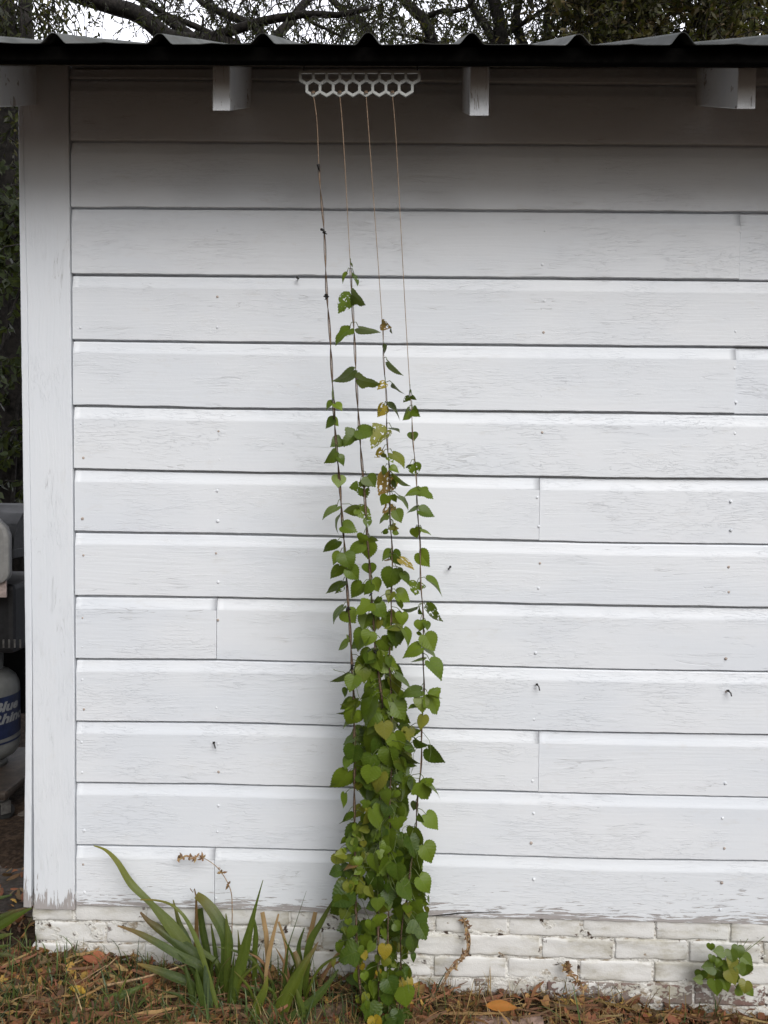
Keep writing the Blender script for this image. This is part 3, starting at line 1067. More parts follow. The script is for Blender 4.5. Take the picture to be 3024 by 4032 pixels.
R8 = {
 0: "215 55 128 132 .6 g;235 135 183 208 .7 g;268 135 300 248 1.1 g;235 220 190 312 .8 g;290 235 368 312 1 g;252 330 155 412 .45 g;240 350 215 412 .7 g;255 490 168 585 .35 g;275 522 330 608 1.25 g;292 690 290 732 .6 g;285 735 222 778 .6 g;295 932 172 996 .3 g;330 958 310 1066 1.1 g;280 1042 264 1098 .7 g;330 1160 228 1232 .2 g;340 1190 300 1298 1.1 g;355 1355 252 1428 .45 g;335 1425 318 1548 .95 g;292 1500 264 1582 .8 g;292 1600 190 1732 .8 g;268 1745 262 1842 .5 g;288 1875 243 1958 .45 g;325 2000 295 2036 .6 g;275 2040 248 2088 .7 g;205 2145 280 2205 .9 z",
 1: "392 10 372 68 1.2 g;440 30 490 62 .7 g;385 72 288 138 .75 g;428 62 420 178 1 g;430 205 440 278 1.3 g;385 342 303 432 .8 g;450 340 392 408 .8 g;458 312 490 398 .9 g;440 468 345 545 .8 g;470 482 545 572 .9 g;440 662 400 755 1.15 g;402 660 328 782 .8 g;512 712 602 788 .9 g;500 790 500 852 .8 z;540 790 552 832 .8 g;470 845 392 872 .3 g;522 862 622 918 1.15 g;462 928 472 1034 1.25 g;418 900 338 962 .3 g;520 1052 518 1138 1.3 g;440 1040 376 1128 .45 g;452 1100 392 1290 .6 g;470 1195 420 1304 1.1 g;530 1268 530 1388 1.1 z;498 1352 396 1474 1.05 g;560 1442 572 1582 1.0 g;450 1490 415 1604 1.1 g",
 2: "575 122 508 172 .7 g;592 125 630 218 .8 g;640 172 740 236 .45 y;560 172 535 190 .5 y;590 245 540 372 1 g;620 238 632 312 1 g;662 262 702 338 .7 g;618 400 712 462 .8 g;585 392 548 458 .9 z;632 450 646 512 .6 g;652 532 640 622 1 g;640 640 528 642 .4 z;622 652 640 742 1.05 z;668 642 716 752 .5 g;615 942 722 1032 .3 g;595 1130 665 1256 1.05 g;620 1090 632 1122 .6 g;600 1340 640 1468 1 g;500 430 460 480 .6 g",
 3: "768 132 842 218 .95 g;750 330 728 412 1.3 g;822 315 932 408 .25 g;762 510 780 542 .6 g;752 502 655 520 .25 g;815 495 912 602 .5 g;775 585 775 658 1.25 g;815 592 832 648 .8 g;808 682 862 792 1.1 g;760 660 790 690 .6 g;780 765 648 818 .65 g;802 765 915 856 .25 g;797 850 703 866 .2 g;840 855 927 976 .7 g;777 1050 633 1080 .55 g;780 1102 776 1202 1.1 z;828 1082 905 1206 .85 g;828 1080 922 1105 .15 g;745 1160 688 1170 .5 g;792 1222 770 1318 .8 z;692 1302 700 1398 1.05 y;735 1385 818 1442 .5 g;825 1448 932 1548 .7 g;672 1422 750 1455 .7 g;648 1482 756 1562 .45 d;695 1660 735 1722 .6 g;772 1672 830 1782 1.1 g;810 1668 927 1757 .2 g;740 1802 730 1862 .9 d;760 1890 802 1932 .7 g;815 1885 890 1992 .9 g;800 2090 870 2204 1.05 g;730 1980 776 2112 .6 g",
}
R5 = {   # crop with origin (1200,3300), scale 0.4822
 0: "330 130 245 140 .9 z;290 262 190 300 .9 g;355 360 370 465 1.0 z;350 660 370 720 1.0 g;345 735 350 830 .9 z;270 850 285 945 .8 g;360 960 370 1035 .9 Y;235 990 225 1060 .6 z;420 1310 470 1330 .8 z;470 1370 505 1420 .8 Y;300 470 320 590 .9 g",
 1: "430 210 310 240 .5 o;500 120 470 200 .9 z;350 270 410 340 .9 g;510 350 545 445 1.2 z;560 250 600 330 1.0 g;530 690 600 810 1.0 g;480 930 500 1000 1.1 Y;480 1100 500 1165 1.1 g;600 960 590 1025 .9 z;670 980 645 1065 1.0 z;600 1080 615 1135 1.0 Y;590 1110 575 1150 .7 o",
 2: "680 150 690 185 1.0 g;690 340 660 385 1.1 g;680 420 700 550 1.1 g;790 340 870 480 .9 g;720 150 720 290 1.0 g;790 690 840 830 1.0 g;720 1010 750 1065 .9 z;740 1400 760 1470 1.0 g;600 1400 590 1475 1.1 g;680 1440 680 1500 1.1 g;710 1280 705 1340 1.0 Y;630 1340 625 1375 .9 z;640 1250 610 1300 1.1 g",
 3: "900 0 950 110 .8 g;905 240 960 300 .5 g;940 320 1025 462 .9 g;1005 480 1018 530 .4 g;960 445 935 480 .8 g;900 510 870 545 .9 g;995 560 1000 620 .7 z;900 560 900 690 1.0 g;930 700 930 750 .7 z;880 850 930 890 1.0 g",
}
def parse(s):
    for e in s.split(';'):
        a = e.split()
        yield [float(q) for q in a[:5]] + [a[5]]

def near_on_path(path, p):
    return min(path, key=lambda q: abs(q.z - p.z - 0.012) * 1.3 + abs(q.x - p.x) * 0.25)

VINE_LABEL = ['leftmost climbing hop vine, its dry dark top twisted far up the twine',
              'second hop vine from the left, tallest, with paired leaves near the top',
              'third hop vine from the left, with yellow chewed leaves among the green',
              'rightmost hop vine, small heart-shaped leaves strung in a neat single line']
STEM_TOP_PY = [640, 1050, 1265, 1560]
def colour_of(c, py):
    if c == 'g':
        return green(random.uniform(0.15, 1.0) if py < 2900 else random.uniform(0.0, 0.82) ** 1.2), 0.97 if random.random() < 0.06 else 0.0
    if c == 'y':
        return yellow(), 1.0
    if c == 'Y':
        return random.choice([(0.36, 0.25, 0.02), (0.29, 0.22, 0.02)]), 0.0
    if c == 'z':
        return ygreen(), 0.0
    if c == 'o':
        return (0.30, 0.17, 0.07), 0.0
    return (0.035, 0.05, 0.018), 0.0

def make_vines():
    fol = [MB() for _ in range(4)]
    stm = [MB() for _ in range(4)]
    for crop, (ox, oy, sc) in ((R7, (1200, 900, 0.5426)), (R8, (1200, 2100, 0.5877)), (R5, (1200, 3300, 0.4822))):
        for vi, txt in crop.items():
            for bx, by, tx, ty, wf, c in parse(txt):
                x0, y0, x1, y1 = ox + bx * sc, oy + by * sc, ox + tx * sc, oy + ty * sc
                off = random.uniform(-0.035, 0.012)
                B = S(x0, y0, off)
                L = math.hypot(x1 - x0, y1 - y0)
                tilt = random.uniform(-0.012, 0.016) if wf > 0.5 else random.uniform(-0.02, 0.02)
                T = P(x1, y1, B.y - tilt)
                col, hole = colour_of(c, y0)
                add_leaf(fol[vi], B, T, wf, col, hole=hole, lobed=1.0 if (random.random() < 0.12 and L > 45) else 0.0)
                q = near_on_path(STR_PATH[vi], B)
                if (q - B).length < 0.16:
                    mid = (q + B) / 2 + Vector((0, -0.004, 0.006))
                    stm[vi].tube([q, mid, B], 0.0009, 5, 1)
    # the thick lower part: many overlapping leaves
    band = [(2960, 1420, 1600), (3060, 1395, 1620), (3200, 1390, 1618), (3320, 1375, 1640), (3420, 1362, 1655), (3540, 1345, 1650), (3640, 1350, 1648),
            (3740, 1375, 1640), (3820, 1400, 1615), (3900, 1420, 1610), (3960, 1430, 1625), (4060, 1440, 1650)]
    lo = [(b[0], b[1]) for b in band]
    hi = [(b[0], b[2]) for b in band]
    made = 0
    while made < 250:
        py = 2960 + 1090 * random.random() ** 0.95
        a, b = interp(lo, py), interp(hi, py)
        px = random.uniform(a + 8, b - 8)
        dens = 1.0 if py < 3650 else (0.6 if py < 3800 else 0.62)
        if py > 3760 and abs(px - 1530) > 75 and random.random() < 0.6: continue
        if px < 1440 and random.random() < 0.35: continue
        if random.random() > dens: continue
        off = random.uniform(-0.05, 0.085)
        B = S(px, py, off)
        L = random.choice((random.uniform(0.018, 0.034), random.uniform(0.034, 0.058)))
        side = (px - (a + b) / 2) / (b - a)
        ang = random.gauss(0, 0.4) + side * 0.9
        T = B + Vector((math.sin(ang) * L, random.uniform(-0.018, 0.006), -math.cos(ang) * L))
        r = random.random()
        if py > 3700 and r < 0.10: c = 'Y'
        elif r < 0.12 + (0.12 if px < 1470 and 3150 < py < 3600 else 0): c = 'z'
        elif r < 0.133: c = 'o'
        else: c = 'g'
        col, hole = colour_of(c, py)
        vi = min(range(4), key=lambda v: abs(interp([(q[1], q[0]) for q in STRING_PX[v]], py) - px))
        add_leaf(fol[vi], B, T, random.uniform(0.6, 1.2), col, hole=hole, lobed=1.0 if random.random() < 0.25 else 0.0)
        q = near_on_path(STR_PATH[vi], B)
        if (q - B).length < 0.1:
            stm[vi].tube([q, (q + B) / 2 + Vector((0, -0.003, 0.005)), B], 0.0008, 4, 1)
        made += 1
    # leaves between the twines where the four vines begin to close up
    for _ in range(75):
        py = 2960 - 560 * random.random() ** 1.35
        px = random.uniform(1385 if py > 2700 else 1420, 1590 if py > 2700 else 1560)
        B = S(px, py, random.uniform(-0.01, 0.05))
        L = random.uniform(0.024, 0.050)
        ang = random.gauss((px - 1490) / 170, 0.5)
        T = B + Vector((math.sin(ang) * L, random.uniform(-0.016, 0.006), -math.cos(ang) * L))
        vi = min(range(4), key=lambda v: abs(interp([(q[1], q[0]) for q in STRING_PX[v]], py) - px))
        col, hole = colour_of('z' if random.random() < 0.08 else 'g', py)
        add_leaf(fol[vi], B, T, random.uniform(0.45, 1.15), col, hole=hole)
        q = near_on_path(STR_PATH[vi], B)
        stm[vi].tube([q, (q + B) / 2 + Vector((0, -0.003, 0.005)), B], 0.0008, 4, 1)
    # small leaflets in the loose left runner
    for _ in range(34):
        py = random.uniform(3230, 3520)
        px = 1400 + random.gauss(0, 28)
        B = S(px, py, random.uniform(-0.04, 0.0))
        L = random.uniform(0.012, 0.024)
        ang = random.uniform(-1.6, 1.6)
        T = B + Vector((math.sin(ang) * L, random.uniform(-0.01, 0.004), -math.cos(ang) * L))
        add_leaf(fol[0], B, T, random.uniform(0.5, 1.1), ygreen() if random.random() < 0.5 else green(0.8))
    for vi in range(4):
        path = STR_PATH[vi]
        ztop = S(1400, STEM_TOP_PY[vi]).z
        use = [p for p in path if p.z < ztop]
        for strand in range(2 if vi < 2 else 1):
            pts, rad = [], []
            for k, p in enumerate(use):
                q = k * 0.42 + strand * 3.0
                f = min(1.0, k / 60)
                rr = 0.0024
                pts.append(p + Vector((math.cos(q) * rr, math.sin(q) * rr, 0)))
                rad.append((0.0008 + 0.0009 * f) * (1.0 if strand == 0 else 0.75))
            if vi == 0:
                n_dead = sum(1 for p in use if p.z > S(1316, 1640).z)
            stm[vi].tube(pts, rad, 6, 0)
        # old stems lower down
        if vi in (0, 1):
            for py in ((655, 905, 1160, 2390, 2620) if vi == 0 else (2560, 2330)):
                p = S(interp([(q[1], q[0]) for q in STRING_PX[vi]], py), py, -0.004)
                for _ in range(3):
                    stm[vi].tube([p, p + Vector((random.uniform(-.007, .007), random.uniform(-.006, 0), random.uniform(-.008, .004))), p + Vector((random.uniform(-.008, .008), random.uniform(-.006, 0), random.uniform(-.016, -.004)))], [0.0022, 0.0026, 0.0008], 5, 2)
        # wandering tendrils
        for _ in range(9):
            k = random.randrange(len(use) // 2, len(use) - 12)
            p = use[k]
            pts = [p]
            d = Vector((random.uniform(-1, 1), random.uniform(-0.8, 0.1), random.uniform(-1.2, 0.5))).normalized()
            for s_ in range(7):
                d = (d + Vector((random.uniform(-.5, .5), random.uniform(-.3, .3), random.uniform(-.6, .3)))).normalized()
                pts.append(pts[-1] + d * 0.013)
            stm[vi].tube(smooth_path(pts, 0.006), 0.0007, 4, 1)
        base = Vector((path[-1].x, path[-1].y, ground_z(path[-1].x, path[-1].y)))
        root = thing('hop_vine', VINE_LABEL[vi], 'climbing vine', base, 'hop vines climbing the twines')
        stm[vi].build('stem', [M['stem'], M['green_stem'], M['iron']], root)
        fol[vi].build('foliage', M['hop'], root)
make_vines()

# ------------------------------------------------------------------ sword-leaved plants
def blade(mb, pts, widths, col, tipcol=None, fold=0.25, facing=None):
    """A sword leaf along 3-D points with full widths, folded along its midrib."""
    path = smooth_path(pts, 0.008)
    n = len(path)
    wp = [(i / (len(widths) - 1), w) for i, w in enumerate(widths)]
    rows = []
    for i, p in enumerate(path):
        t = (path[min(i + 1, n - 1)] - path[max(i - 1, 0)]).normalized()
        nn = facing or (CAM - p).normalized()
        nn = (nn - t * nn.dot(t)).normalized()
        s = t.cross(nn)
        q = i / (n - 1)
        w = interp(wp, q) / 2
        c = Vector(col)
        if tipcol is not None:
            c = c.lerp(Vector(tipcol), max(0.0, (q - 0.62) / 0.38) ** 1.5)
        c = tuple(c * (1 + 0.10 * nz(q * 9, p.x * 30)))
        rows.append([mb.vert(p + s * (w * u) - nn * (abs(u) * w * fold), col=c, lv=(0.5 + u * .5, q, 0), hole=0.0) for u in (-1, -0.5, 0, 0.5, 1)])
    mb.link(rows, 0, True)
IR = 0.7836
def ipt(x, y, d):
    return P(x * IR, 3300 + y * IR, d)
IG = [(0.040, 0.066, 0.008), (0.058, 0.086, 0.009), (0.034, 0.056, 0.009), (0.085, 0.110, 0.010)]
TAN = (0.30, 0.19, 0.09)
BR = (0.14, 0.06, 0.03)
def iris(name, label, blades, base_px, cat='iris plant', extra=0):
    b0 = ipt(*base_px)
    root = thing(name, label, cat, (b0.x, b0.y, ground_z(b0.x, b0.y)), 'sword-leaved plants along the foot of the wall')
    live, dead = MB(), MB()
    for pts, wid, d0, d1, col, tip in blades:
        n = len(pts)
        w3 = [ipt(x, y, lerp(d0, d1, i / (n - 1))) for i, (x, y) in enumerate(pts)]
        g = w3[0].copy()
        zg = ground_z(g.x, g.y) - 0.01
        if g.z > zg + 0.015:
            w3 = [Vector((g.x + (g.x - w3[1].x) * 0.25, g.y, zg))] + w3
            wid = [wid[0] * 0.7] + list(wid)
        sc = IR / F_PX * 1.98
        if tip is None and col is not TAN and random.random() < 0.6: tip = random.choice([(0.16, 0.13, 0.03), (0.16, 0.08, 0.04), (0.10, 0.11, 0.02)])
        blade(dead if col is TAN else live, w3, [w * sc * (0.72 if col is TAN else 0.88) for w in wid], col, tip, fold=random.uniform(0.2, 0.6))
    for _ in range(extra):
        x, y = base_px[0] + random.gauss(0, 95), base_px[1] - random.uniform(0, 60)
        d = random.uniform(-0.19, -0.06)
        g = ipt(x, y, d)
        g.z = ground_z(g.x, g.y) - 0.005
        h = random.uniform(0.07, 0.20)
        ln = random.gauss((x - base_px[0]) / 260, 0.28)
        mid = g + Vector((ln * h * 0.4, -0.004, h * 0.6))
        tipp = g + Vector((ln * h * 1.1, -0.012, h * random.uniform(0.8, 1.05)))
        dry = random.random() < 0.28
        blade(dead if dry else live, [g, mid, tipp], (0.006, 0.010 * random.uniform(.6, 1.3), 0.007, 0.001), random.choice([TAN, (0.22, 0.11, 0.06)]) if dry else random.choice(IG), (0.16, 0.12, 0.04) if random.random() < 0.4 else None, fold=random.uniform(0.2, 0.7))
    live.build('leaves', M['iris'], root)
    if dead.v:
        o = dead.build('dead_leaves', M['dead'], root)
        o['label'] = 'bleached dry leaves of the plant'
iris('iris_plant', 'large fan of dark green sword leaves, one long blade reaching up-left over the siding', [
    ([(985, 640), (880, 470), (760, 330), (660, 230), (590, 120), (530, 60), (470, 38)], (45, 78, 70, 34, 44, 30, 5), -0.12, -0.06, IG[3], (0.22, 0.20, 0.02)),
    ([(1125, 720), (1140, 520), (1090, 400), (1030, 320), (985, 285)], (50, 72, 76, 66, 40), -0.12, -0.07, IG[0], None),
    ([(985, 292), (968, 272), (955, 252)], (36, 18, 4), -0.07, -0.07, BR, None),
    ([(1170, 780), (1210, 640), (1250, 480), (1280, 360), (1310, 250), (1322, 210)], (60, 72, 60, 36, 14, 4), -0.17, -0.12, IG[1], None),
    ([(985, 610), (900, 530), (820, 470), (750, 420), (705, 372)], (60, 74, 62, 46, 10), -0.13, -0.09, IG[2], BR),
    ([(1015, 660), (900, 590), (780, 520), (680, 470), (590, 440)], (40, 50, 44, 32, 6), -0.15, -0.11, IG[0], (0.25, 0.12, 0.05)),
    ([(960, 740), (860, 690), (780, 660), (690, 630)], (46, 52, 40, 8), -0.16, -0.14, IG[2], (0.25, 0.14, 0.03)),
    ([(1100, 880), (1050, 700), (990, 520), (930, 400), (860, 335), (780, 312), (705, 310)], (24, 26, 30, 24, 16, 12, 7), -0.19, -0.12, (0.10, 0.13, 0.02), (0.26, 0.18, 0.03)),
    ([(950, 540), (905, 440), (870, 310)], (36, 38, 4), -0.07, -0.05, IG[2], None),
    ([(1050, 620), (1020, 470), (1005, 355)], (36, 44, 30), -0.06, -0.05, IG[2], None),
    ([(1095, 700), (1080, 560), (1060, 430)], (24, 26, 4), -0.09, -0.07, IG[0], None),
    ([(1140, 720), (1145, 520), (1135, 378)], (40, 38, 4), -0.13, -0.10, IG[1], None),
    ([(990, 900), (960, 760), (930, 640)], (34, 40, 8), -0.19, -0.17, IG[2], None),
    ([(1030, 880), (1000, 740), (985, 655)], (34, 36, 4), -0.20, -0.19, IG[0], None),
    ([(1050, 860), (1040, 740), (1030, 640)], (44, 40, 8), -0.19, -0.18, (0.05, 0.075, 0.04), None),
    ([(1100, 640), (1010, 560), (985, 470)], (26, 30, 6), -0.10, -0.08, IG[1], None),
], (1080, 800, -0.15), extra=16)
iris('iris_plant', 'loose clump of green sword leaves just left of the vines, with straw-coloured dead blades', [
    ([(1380, 945), (1440, 800), (1520, 650), (1570, 570), (1600, 520)], (70, 84, 66, 40, 4), -0.20, -0.15, IG[3], None),
    ([(1270, 945), (1300, 830), (1330, 760), (1345, 690)], (50, 62, 44, 4), -0.21, -0.19, IG[3], (0.20, 0.18, 0.03)),
    ([(1540, 640), (1560, 520), (1610, 430), (1659, 340), (1690, 290)], (30, 46, 44, 30, 6), -0.13, -0.10, IG[1], None),
    ([(1420, 945), (1560, 830), (1650, 730), (1700, 660)], (50, 62, 40, 8), -0.21, -0.18, IG[0], None),
    ([(1500, 780), (1505, 650), (1480, 570)], (34, 48, 24), -0.18, -0.15, IG[1], None),
    ([(1280, 600), (1285, 470), (1270, 380)], (30, 34, 6), -0.09, -0.08, IG[1], None),
    ([(1205, 620), (1200, 520), (1195, 460)], (20, 22, 3), -0.08, -0.07, IG[1], None),
    ([(1530, 700), (1500, 560), (1530, 450)], (26, 32, 5), -0.12, -0.11, IG[2], None),
    ([(1340, 520), (1330, 440), (1318, 372)], (20, 36, 32), -0.07, -0.05, TAN, None),
    ([(1550, 540), (1565, 460), (1585, 372)], (22, 40, 30), -0.07, -0.05, TAN, None),
    ([(1335, 700), (1350, 590), (1375, 480), (1400, 380)], (22, 34, 28, 12), -0.11, -0.07, TAN, None),
    ([(1420, 680), (1440, 560), (1400, 420)], (16, 26, 14), -0.10, -0.08, TAN, None),
    ([(1540, 945), (1510, 830), (1490, 760)], (32, 36, 8), -0.21, -0.20, IG[1], None),
    ([(1340, 945), (1350, 880), (1360, 830)], (26, 30, 4), -0.215, -0.21, (0.05, 0.075, 0.04), None),
    ([(1180, 945), (1170, 910), (1165, 880)], (40, 40, 4), -0.215, -0.21, (0.06, 0.085, 0.04), None),
], (1450, 850, -0.19), extra=26)
iris('iris_plant', 'broad green blade leaning right in the grass near the lower left corner', [
    ([(300, 960), (450, 868), (560, 812), (660, 770), (745, 728)], (70, 84, 70, 44, 6), -0.24, -0.17, IG[1], None),
    ([(940, 905), (1000, 898), (1100, 912)], (14, 40, 14), -0.215, -0.215, IG[1], None),
    ([(500, 960), (560, 860), (640, 700), (660, 680)], (16, 20, 12, 3), -0.22, -0.18, (0.09, 0.12, 0.02), None),
    ([(590, 960), (680, 860), (760, 770)], (18, 20, 3), -0.22, -0.18, (0.08, 0.13, 0.02), None),
    ([(340, 945), (345, 850), (352, 750)], (18, 22, 3), -0.21, -0.19, (0.09, 0.11, 0.02), None),
], (420, 950, -0.22))
iris('iris_plant', 'green sword leaves fanning in from the left edge beside the brick corner', [
    ([(-160, 520), (0, 440), (80, 392), (160, 350)], (40, 56, 46, 6), -0.03, -0.03, IG[1], None),
    ([(-160, 480), (0, 400), (90, 362), (140, 352)], (30, 40, 30, 5), -0.0, -0.0, IG[2], None),
    ([(-160, 560), (-60, 520), (0, 495), (65, 480)], (30, 40, 36, 4), -0.05, -0.05, IG[0], None),
    ([(-160, 580), (0, 545), (50, 540)], (30, 30, 6), -0.06, -0.06, IG[1], None),
    ([(-160, 600), (0, 585), (60, 590), (90, 600)], (36, 38, 24, 4), -0.08, -0.08, IG[2], None),
    ([(-120, 330), (0, 300), (60, 285)], (24, 34, 6), 0.10, 0.12, IG[2], None),
], (-170, 620, -0.05))

def dry_stalk(name, label, pts, d0, d1, r, base_off=True, buds=(), cat='dry stalk', seeds=6, group=None, strands=1):
    n = len(pts)
    w = [P(x, y, lerp(d0, d1, i / (n - 1))) for i, (x, y) in enumerate(pts)]
    gz = ground_z(w[0].x, w[0].y)
    root = thing(name, label, cat, (w[0].x, w[0].y, min(gz, w[0].z)), group)
    mb = MB()
    path = smooth_path(w, 0.008)
    mb.tube(path, [lerp(r, r * 0.45, i / len(path)) for i in range(len(path))], 5)
    for st in range(1, strands):
        k0, k1 = (0, len(path)) if st == 1 else sorted((random.randrange(len(path)), random.randrange(len(path))))
        if k1 - k0 < 6: k0, k1 = 0, len(path)
        sub = [q + Vector((0.006 * math.sin(i * 0.35 + st * 2), -0.002 - 0.002 * math.cos(i * 0.35 + st), 0.003 * math.sin(i * 0.2 + st))) for i, q in enumerate(path[k0:k1])]
        tail = sub[-1]
        sub += [tail + Vector((random.uniform(-.015, .015), -0.003, random.uniform(-.02, .01)))]
        mb.tube(sub, r * 0.5, 5)
    mb.build('stalk', M['dry_stem'], root)
    fb = MB()
    for b in buds:
        p = path[int(b * (len(path) - 1))]
        for _ in range(seeds):
            L = random.uniform(0.008, 0.02)
            d = Vector((random.gauss(0, 1), random.gauss(-0.3, 0.6), random.gauss(-0.2, 1))).normalized()
            blade(fb, [p, p + d * L * 0.5 + Vector((0, 0, -0.001)), p + d * L], (0.002, 0.006, 0.0006), random.choice([(0.30, 0.17, 0.09), (0.20, 0.10, 0.06), (0.36, 0.24, 0.11), (0.15, 0.08, 0.05)]))
    if fb.v:
        fb.build('withered_leaves', M['dead'], root)
dry_stalk('dry_stalk', 'thin arching dry stalk with withered florets against the lowest board', [(912, 3720), (914, 3580), (908, 3505), (872, 3435), (830, 3395), (784, 3375), (700, 3375)], -0.08, -0.05, 0.0017, buds=(0.5, 0.6, 0.80, 0.86, 0.9, 0.97, 1.0))
dry_stalk('dried_creeper', 'dried tan creeper clinging to the white bricks right of the vines', [(1735, 3905), (1764, 3840), (1798, 3787), (1838, 3740), (1842, 3668), (1830, 3625), (1822, 3618)], -0.08, -0.018, 0.0026, buds=(0.12, 0.25, 0.33, 0.4, 0.46, 0.5, 0.55, 0.62, 0.7, 0.78, 0.82, 0.86, 0.9, 0.95, 0.97), cat='dried creeper', seeds=4, strands=4)
dry_stalk('withered_weed', 'small curled yellow-brown weed leaning on the lowest white bricks', [(2300, 3900), (2290, 3880), (2262, 3850), (2240, 3820), (2224, 3800), (2228, 3790)], -0.07, -0.03, 0.0022, buds=(0.1, 0.3, 0.45, 0.55, 0.7, 0.8, 0.9, 1.0), cat='weed', seeds=9)
dry_stalk('straw_stem', 'long bent straw stem lying across the leaf litter at lower left', [(20, 3980), (105, 3880), (200, 3895), (310, 3880), (385, 3835), (460, 3770)], -0.20, -0.10, 0.0032, buds=(0.3, 0.5, 0.7), cat='straw stem', seeds=5)
dry_stalk('straw_stem', 'bright straw stem crossing the grass from the lower left corner', [(60, 4040), (140, 3985), (260, 3900), (420, 3800)], -0.23, -0.15, 0.002, buds=(0.55,), cat='straw stem', seeds=3)
dry_stalk('straw_stem', 'pale flattened straw stem reaching from the litter towards the big iris', [(420, 3880), (560, 3850), (680, 3815), (760, 3790)], -0.16, -0.12, 0.004, buds=(0.2, 0.6), cat='straw stem', seeds=6)

# a small creeping plant at the right-hand footing
def ivy_clump():
    c = P(2860, 3830, -0.06)
    root = thing('creeping_plant', 'bushy round-leaved green plant hugging the white brick at right', 'plant', (c.x, c.y, ground_z(c.x, c.y)), None)
    fb, sb = MB(), MB()
    spots = [(1325, 480, 30), (1335, 545, 26), (1270, 640, 40), (1275, 690, 34), (1345, 620, 46), (1400, 530, 40), (1440, 520, 40), (1485, 495, 40), (1455, 560, 40),
             (1395, 600, 40), (1430, 640, 55), (1380, 640, 50), (1510, 560, 44), (1520, 620, 46), (1350, 700, 50), (1470, 660, 42), (1475, 740, 38), (1400, 690, 36), (1530, 700, 40), (1420, 585, 34), (1360, 560, 36), (1490, 600, 40), (1320, 650, 36), (1540, 740, 30), (1380, 575, 30), (1460, 610, 36)]
    ctr = P(1900 + 1420 * .6775, 3400 + 660 * .6775, -0.03)
    for x, y, s in spots:
        B = P(1900 + x * .6775, 3400 + (y - s * 0.4) * .6775, random.uniform(-0.10, -0.04))
        L = s * 1.55 * .6775 / 1480
        ang = random.gauss((x - 1430) / 200, 0.5)
        T = B + Vector((math.sin(ang) * L, random.uniform(-0.016, 0.004), -math.cos(ang) * L))
        add_leaf(fb, B, T, random.uniform(0.95, 1.2), green(random.uniform(0.1, 0.8)) if random.random() < 0.88 else ygreen())
        sb.tube([ctr, (ctr + B) / 2 + Vector((0, -0.01, 0.006)), B], 0.0009, 4)
    for _ in range(5):
        a = ctr + Vector((random.uniform(-.02, .05), 0, random.uniform(0, .03)))
        sb.tube([ctr, a + Vector((0.03, -0.01, 0.05)), a + Vector((random.uniform(0.02, 0.09), 0.0, 0.09))], 0.0008, 4)
    fb.build('foliage', M['hop'], root)
    sb.build('stem', M['green_stem'], root)
ivy_clump()

# ------------------------------------------------------------------ ground cover
def litter():
    mb = MB()
    cols = [(0.20, 0.068, 0.030), (0.25, 0.088, 0.036), (0.15, 0.055, 0.03), (0.10, 0.045, 0.028), (0.13, 0.06, 0.04), (0.32, 0.155, 0.055), (0.12, 0.065, 0.035), (0.36, 0.20, 0.075), (0.24, 0.08, 0.045), (0.17, 0.11, 0.06), (0.42, 0.25, 0.06), (0.30, 0.10, 0.05)]
    n = 0
    while n < 7600:
        if n < 6900:
            x, y = random.uniform(-1.35, 1.45), random.uniform(-0.60, -0.015)
        else:
            x, y = random.uniform(-1.75, -1.02), random.uniform(-0.3, 0.42)
        n += 1
        wall = max(0.0, 1 - abs(y + 0.01) / 0.12)
        z = ground_z(x, y) + random.uniform(0.001, 0.022) + 0.004 * wall * random.random()
        L = random.uniform(0.016, 0.050)
        w = L * random.choice((0.09, 0.12, 0.16, 0.22, 0.30)) * random.uniform(0.8, 1.2)
        yaw = random.uniform(0, 2 * math.pi)
        pit = random.gauss(0.1, 0.42)
        d = Vector((math.cos(yaw) * math.cos(pit), math.sin(yaw) * math.cos(pit), math.sin(pit)))
        s = d.cross(Vector((0, 0, 1)))
        s.normalize()
        s = Matrix.Rotation(random.gauss(0, 0.6), 3, d) @ s
        nn = s.cross(d)
        curl, cup = random.uniform(-0.9, 1.2), random.uniform(-0.5, 0.7)
        c = random.choice(cols)
        j = random.uniform(0.6, 1.2)
        c = tuple(q * j for q in c)
        p0 = Vector((x, y, z)) - d * L / 2
        p0.z = max(p0.z, ground_z(p0.x, p0.y) - 0.002)
        rows = []
        lob = random.random() < 0.3
        for i in range(7):
            q = i / 6
            ww = w * math.sin(math.pi * (0.06 + 0.90 * q) ** 0.8) * (1 + (0.35 if i % 2 else -0.25) * (1 if lob else 0.15))
            p = p0 + d * (L * q) + nn * (curl * L * (q - 0.5) ** 2)
            rows.append([mb.vert(p + s * (u * ww) + nn * (cup * abs(u) * ww), col=c, lv=(0.5 + u * .5, q, 0), hole=0.0) for u in (-1, 0, 1)])
        mb.link(rows, 0, True)
    tag(mb.build('leaf_litter', M['dead']), 'brown and orange fallen leaves covering the soil along the wall', 'fallen leaves', kind='stuff')

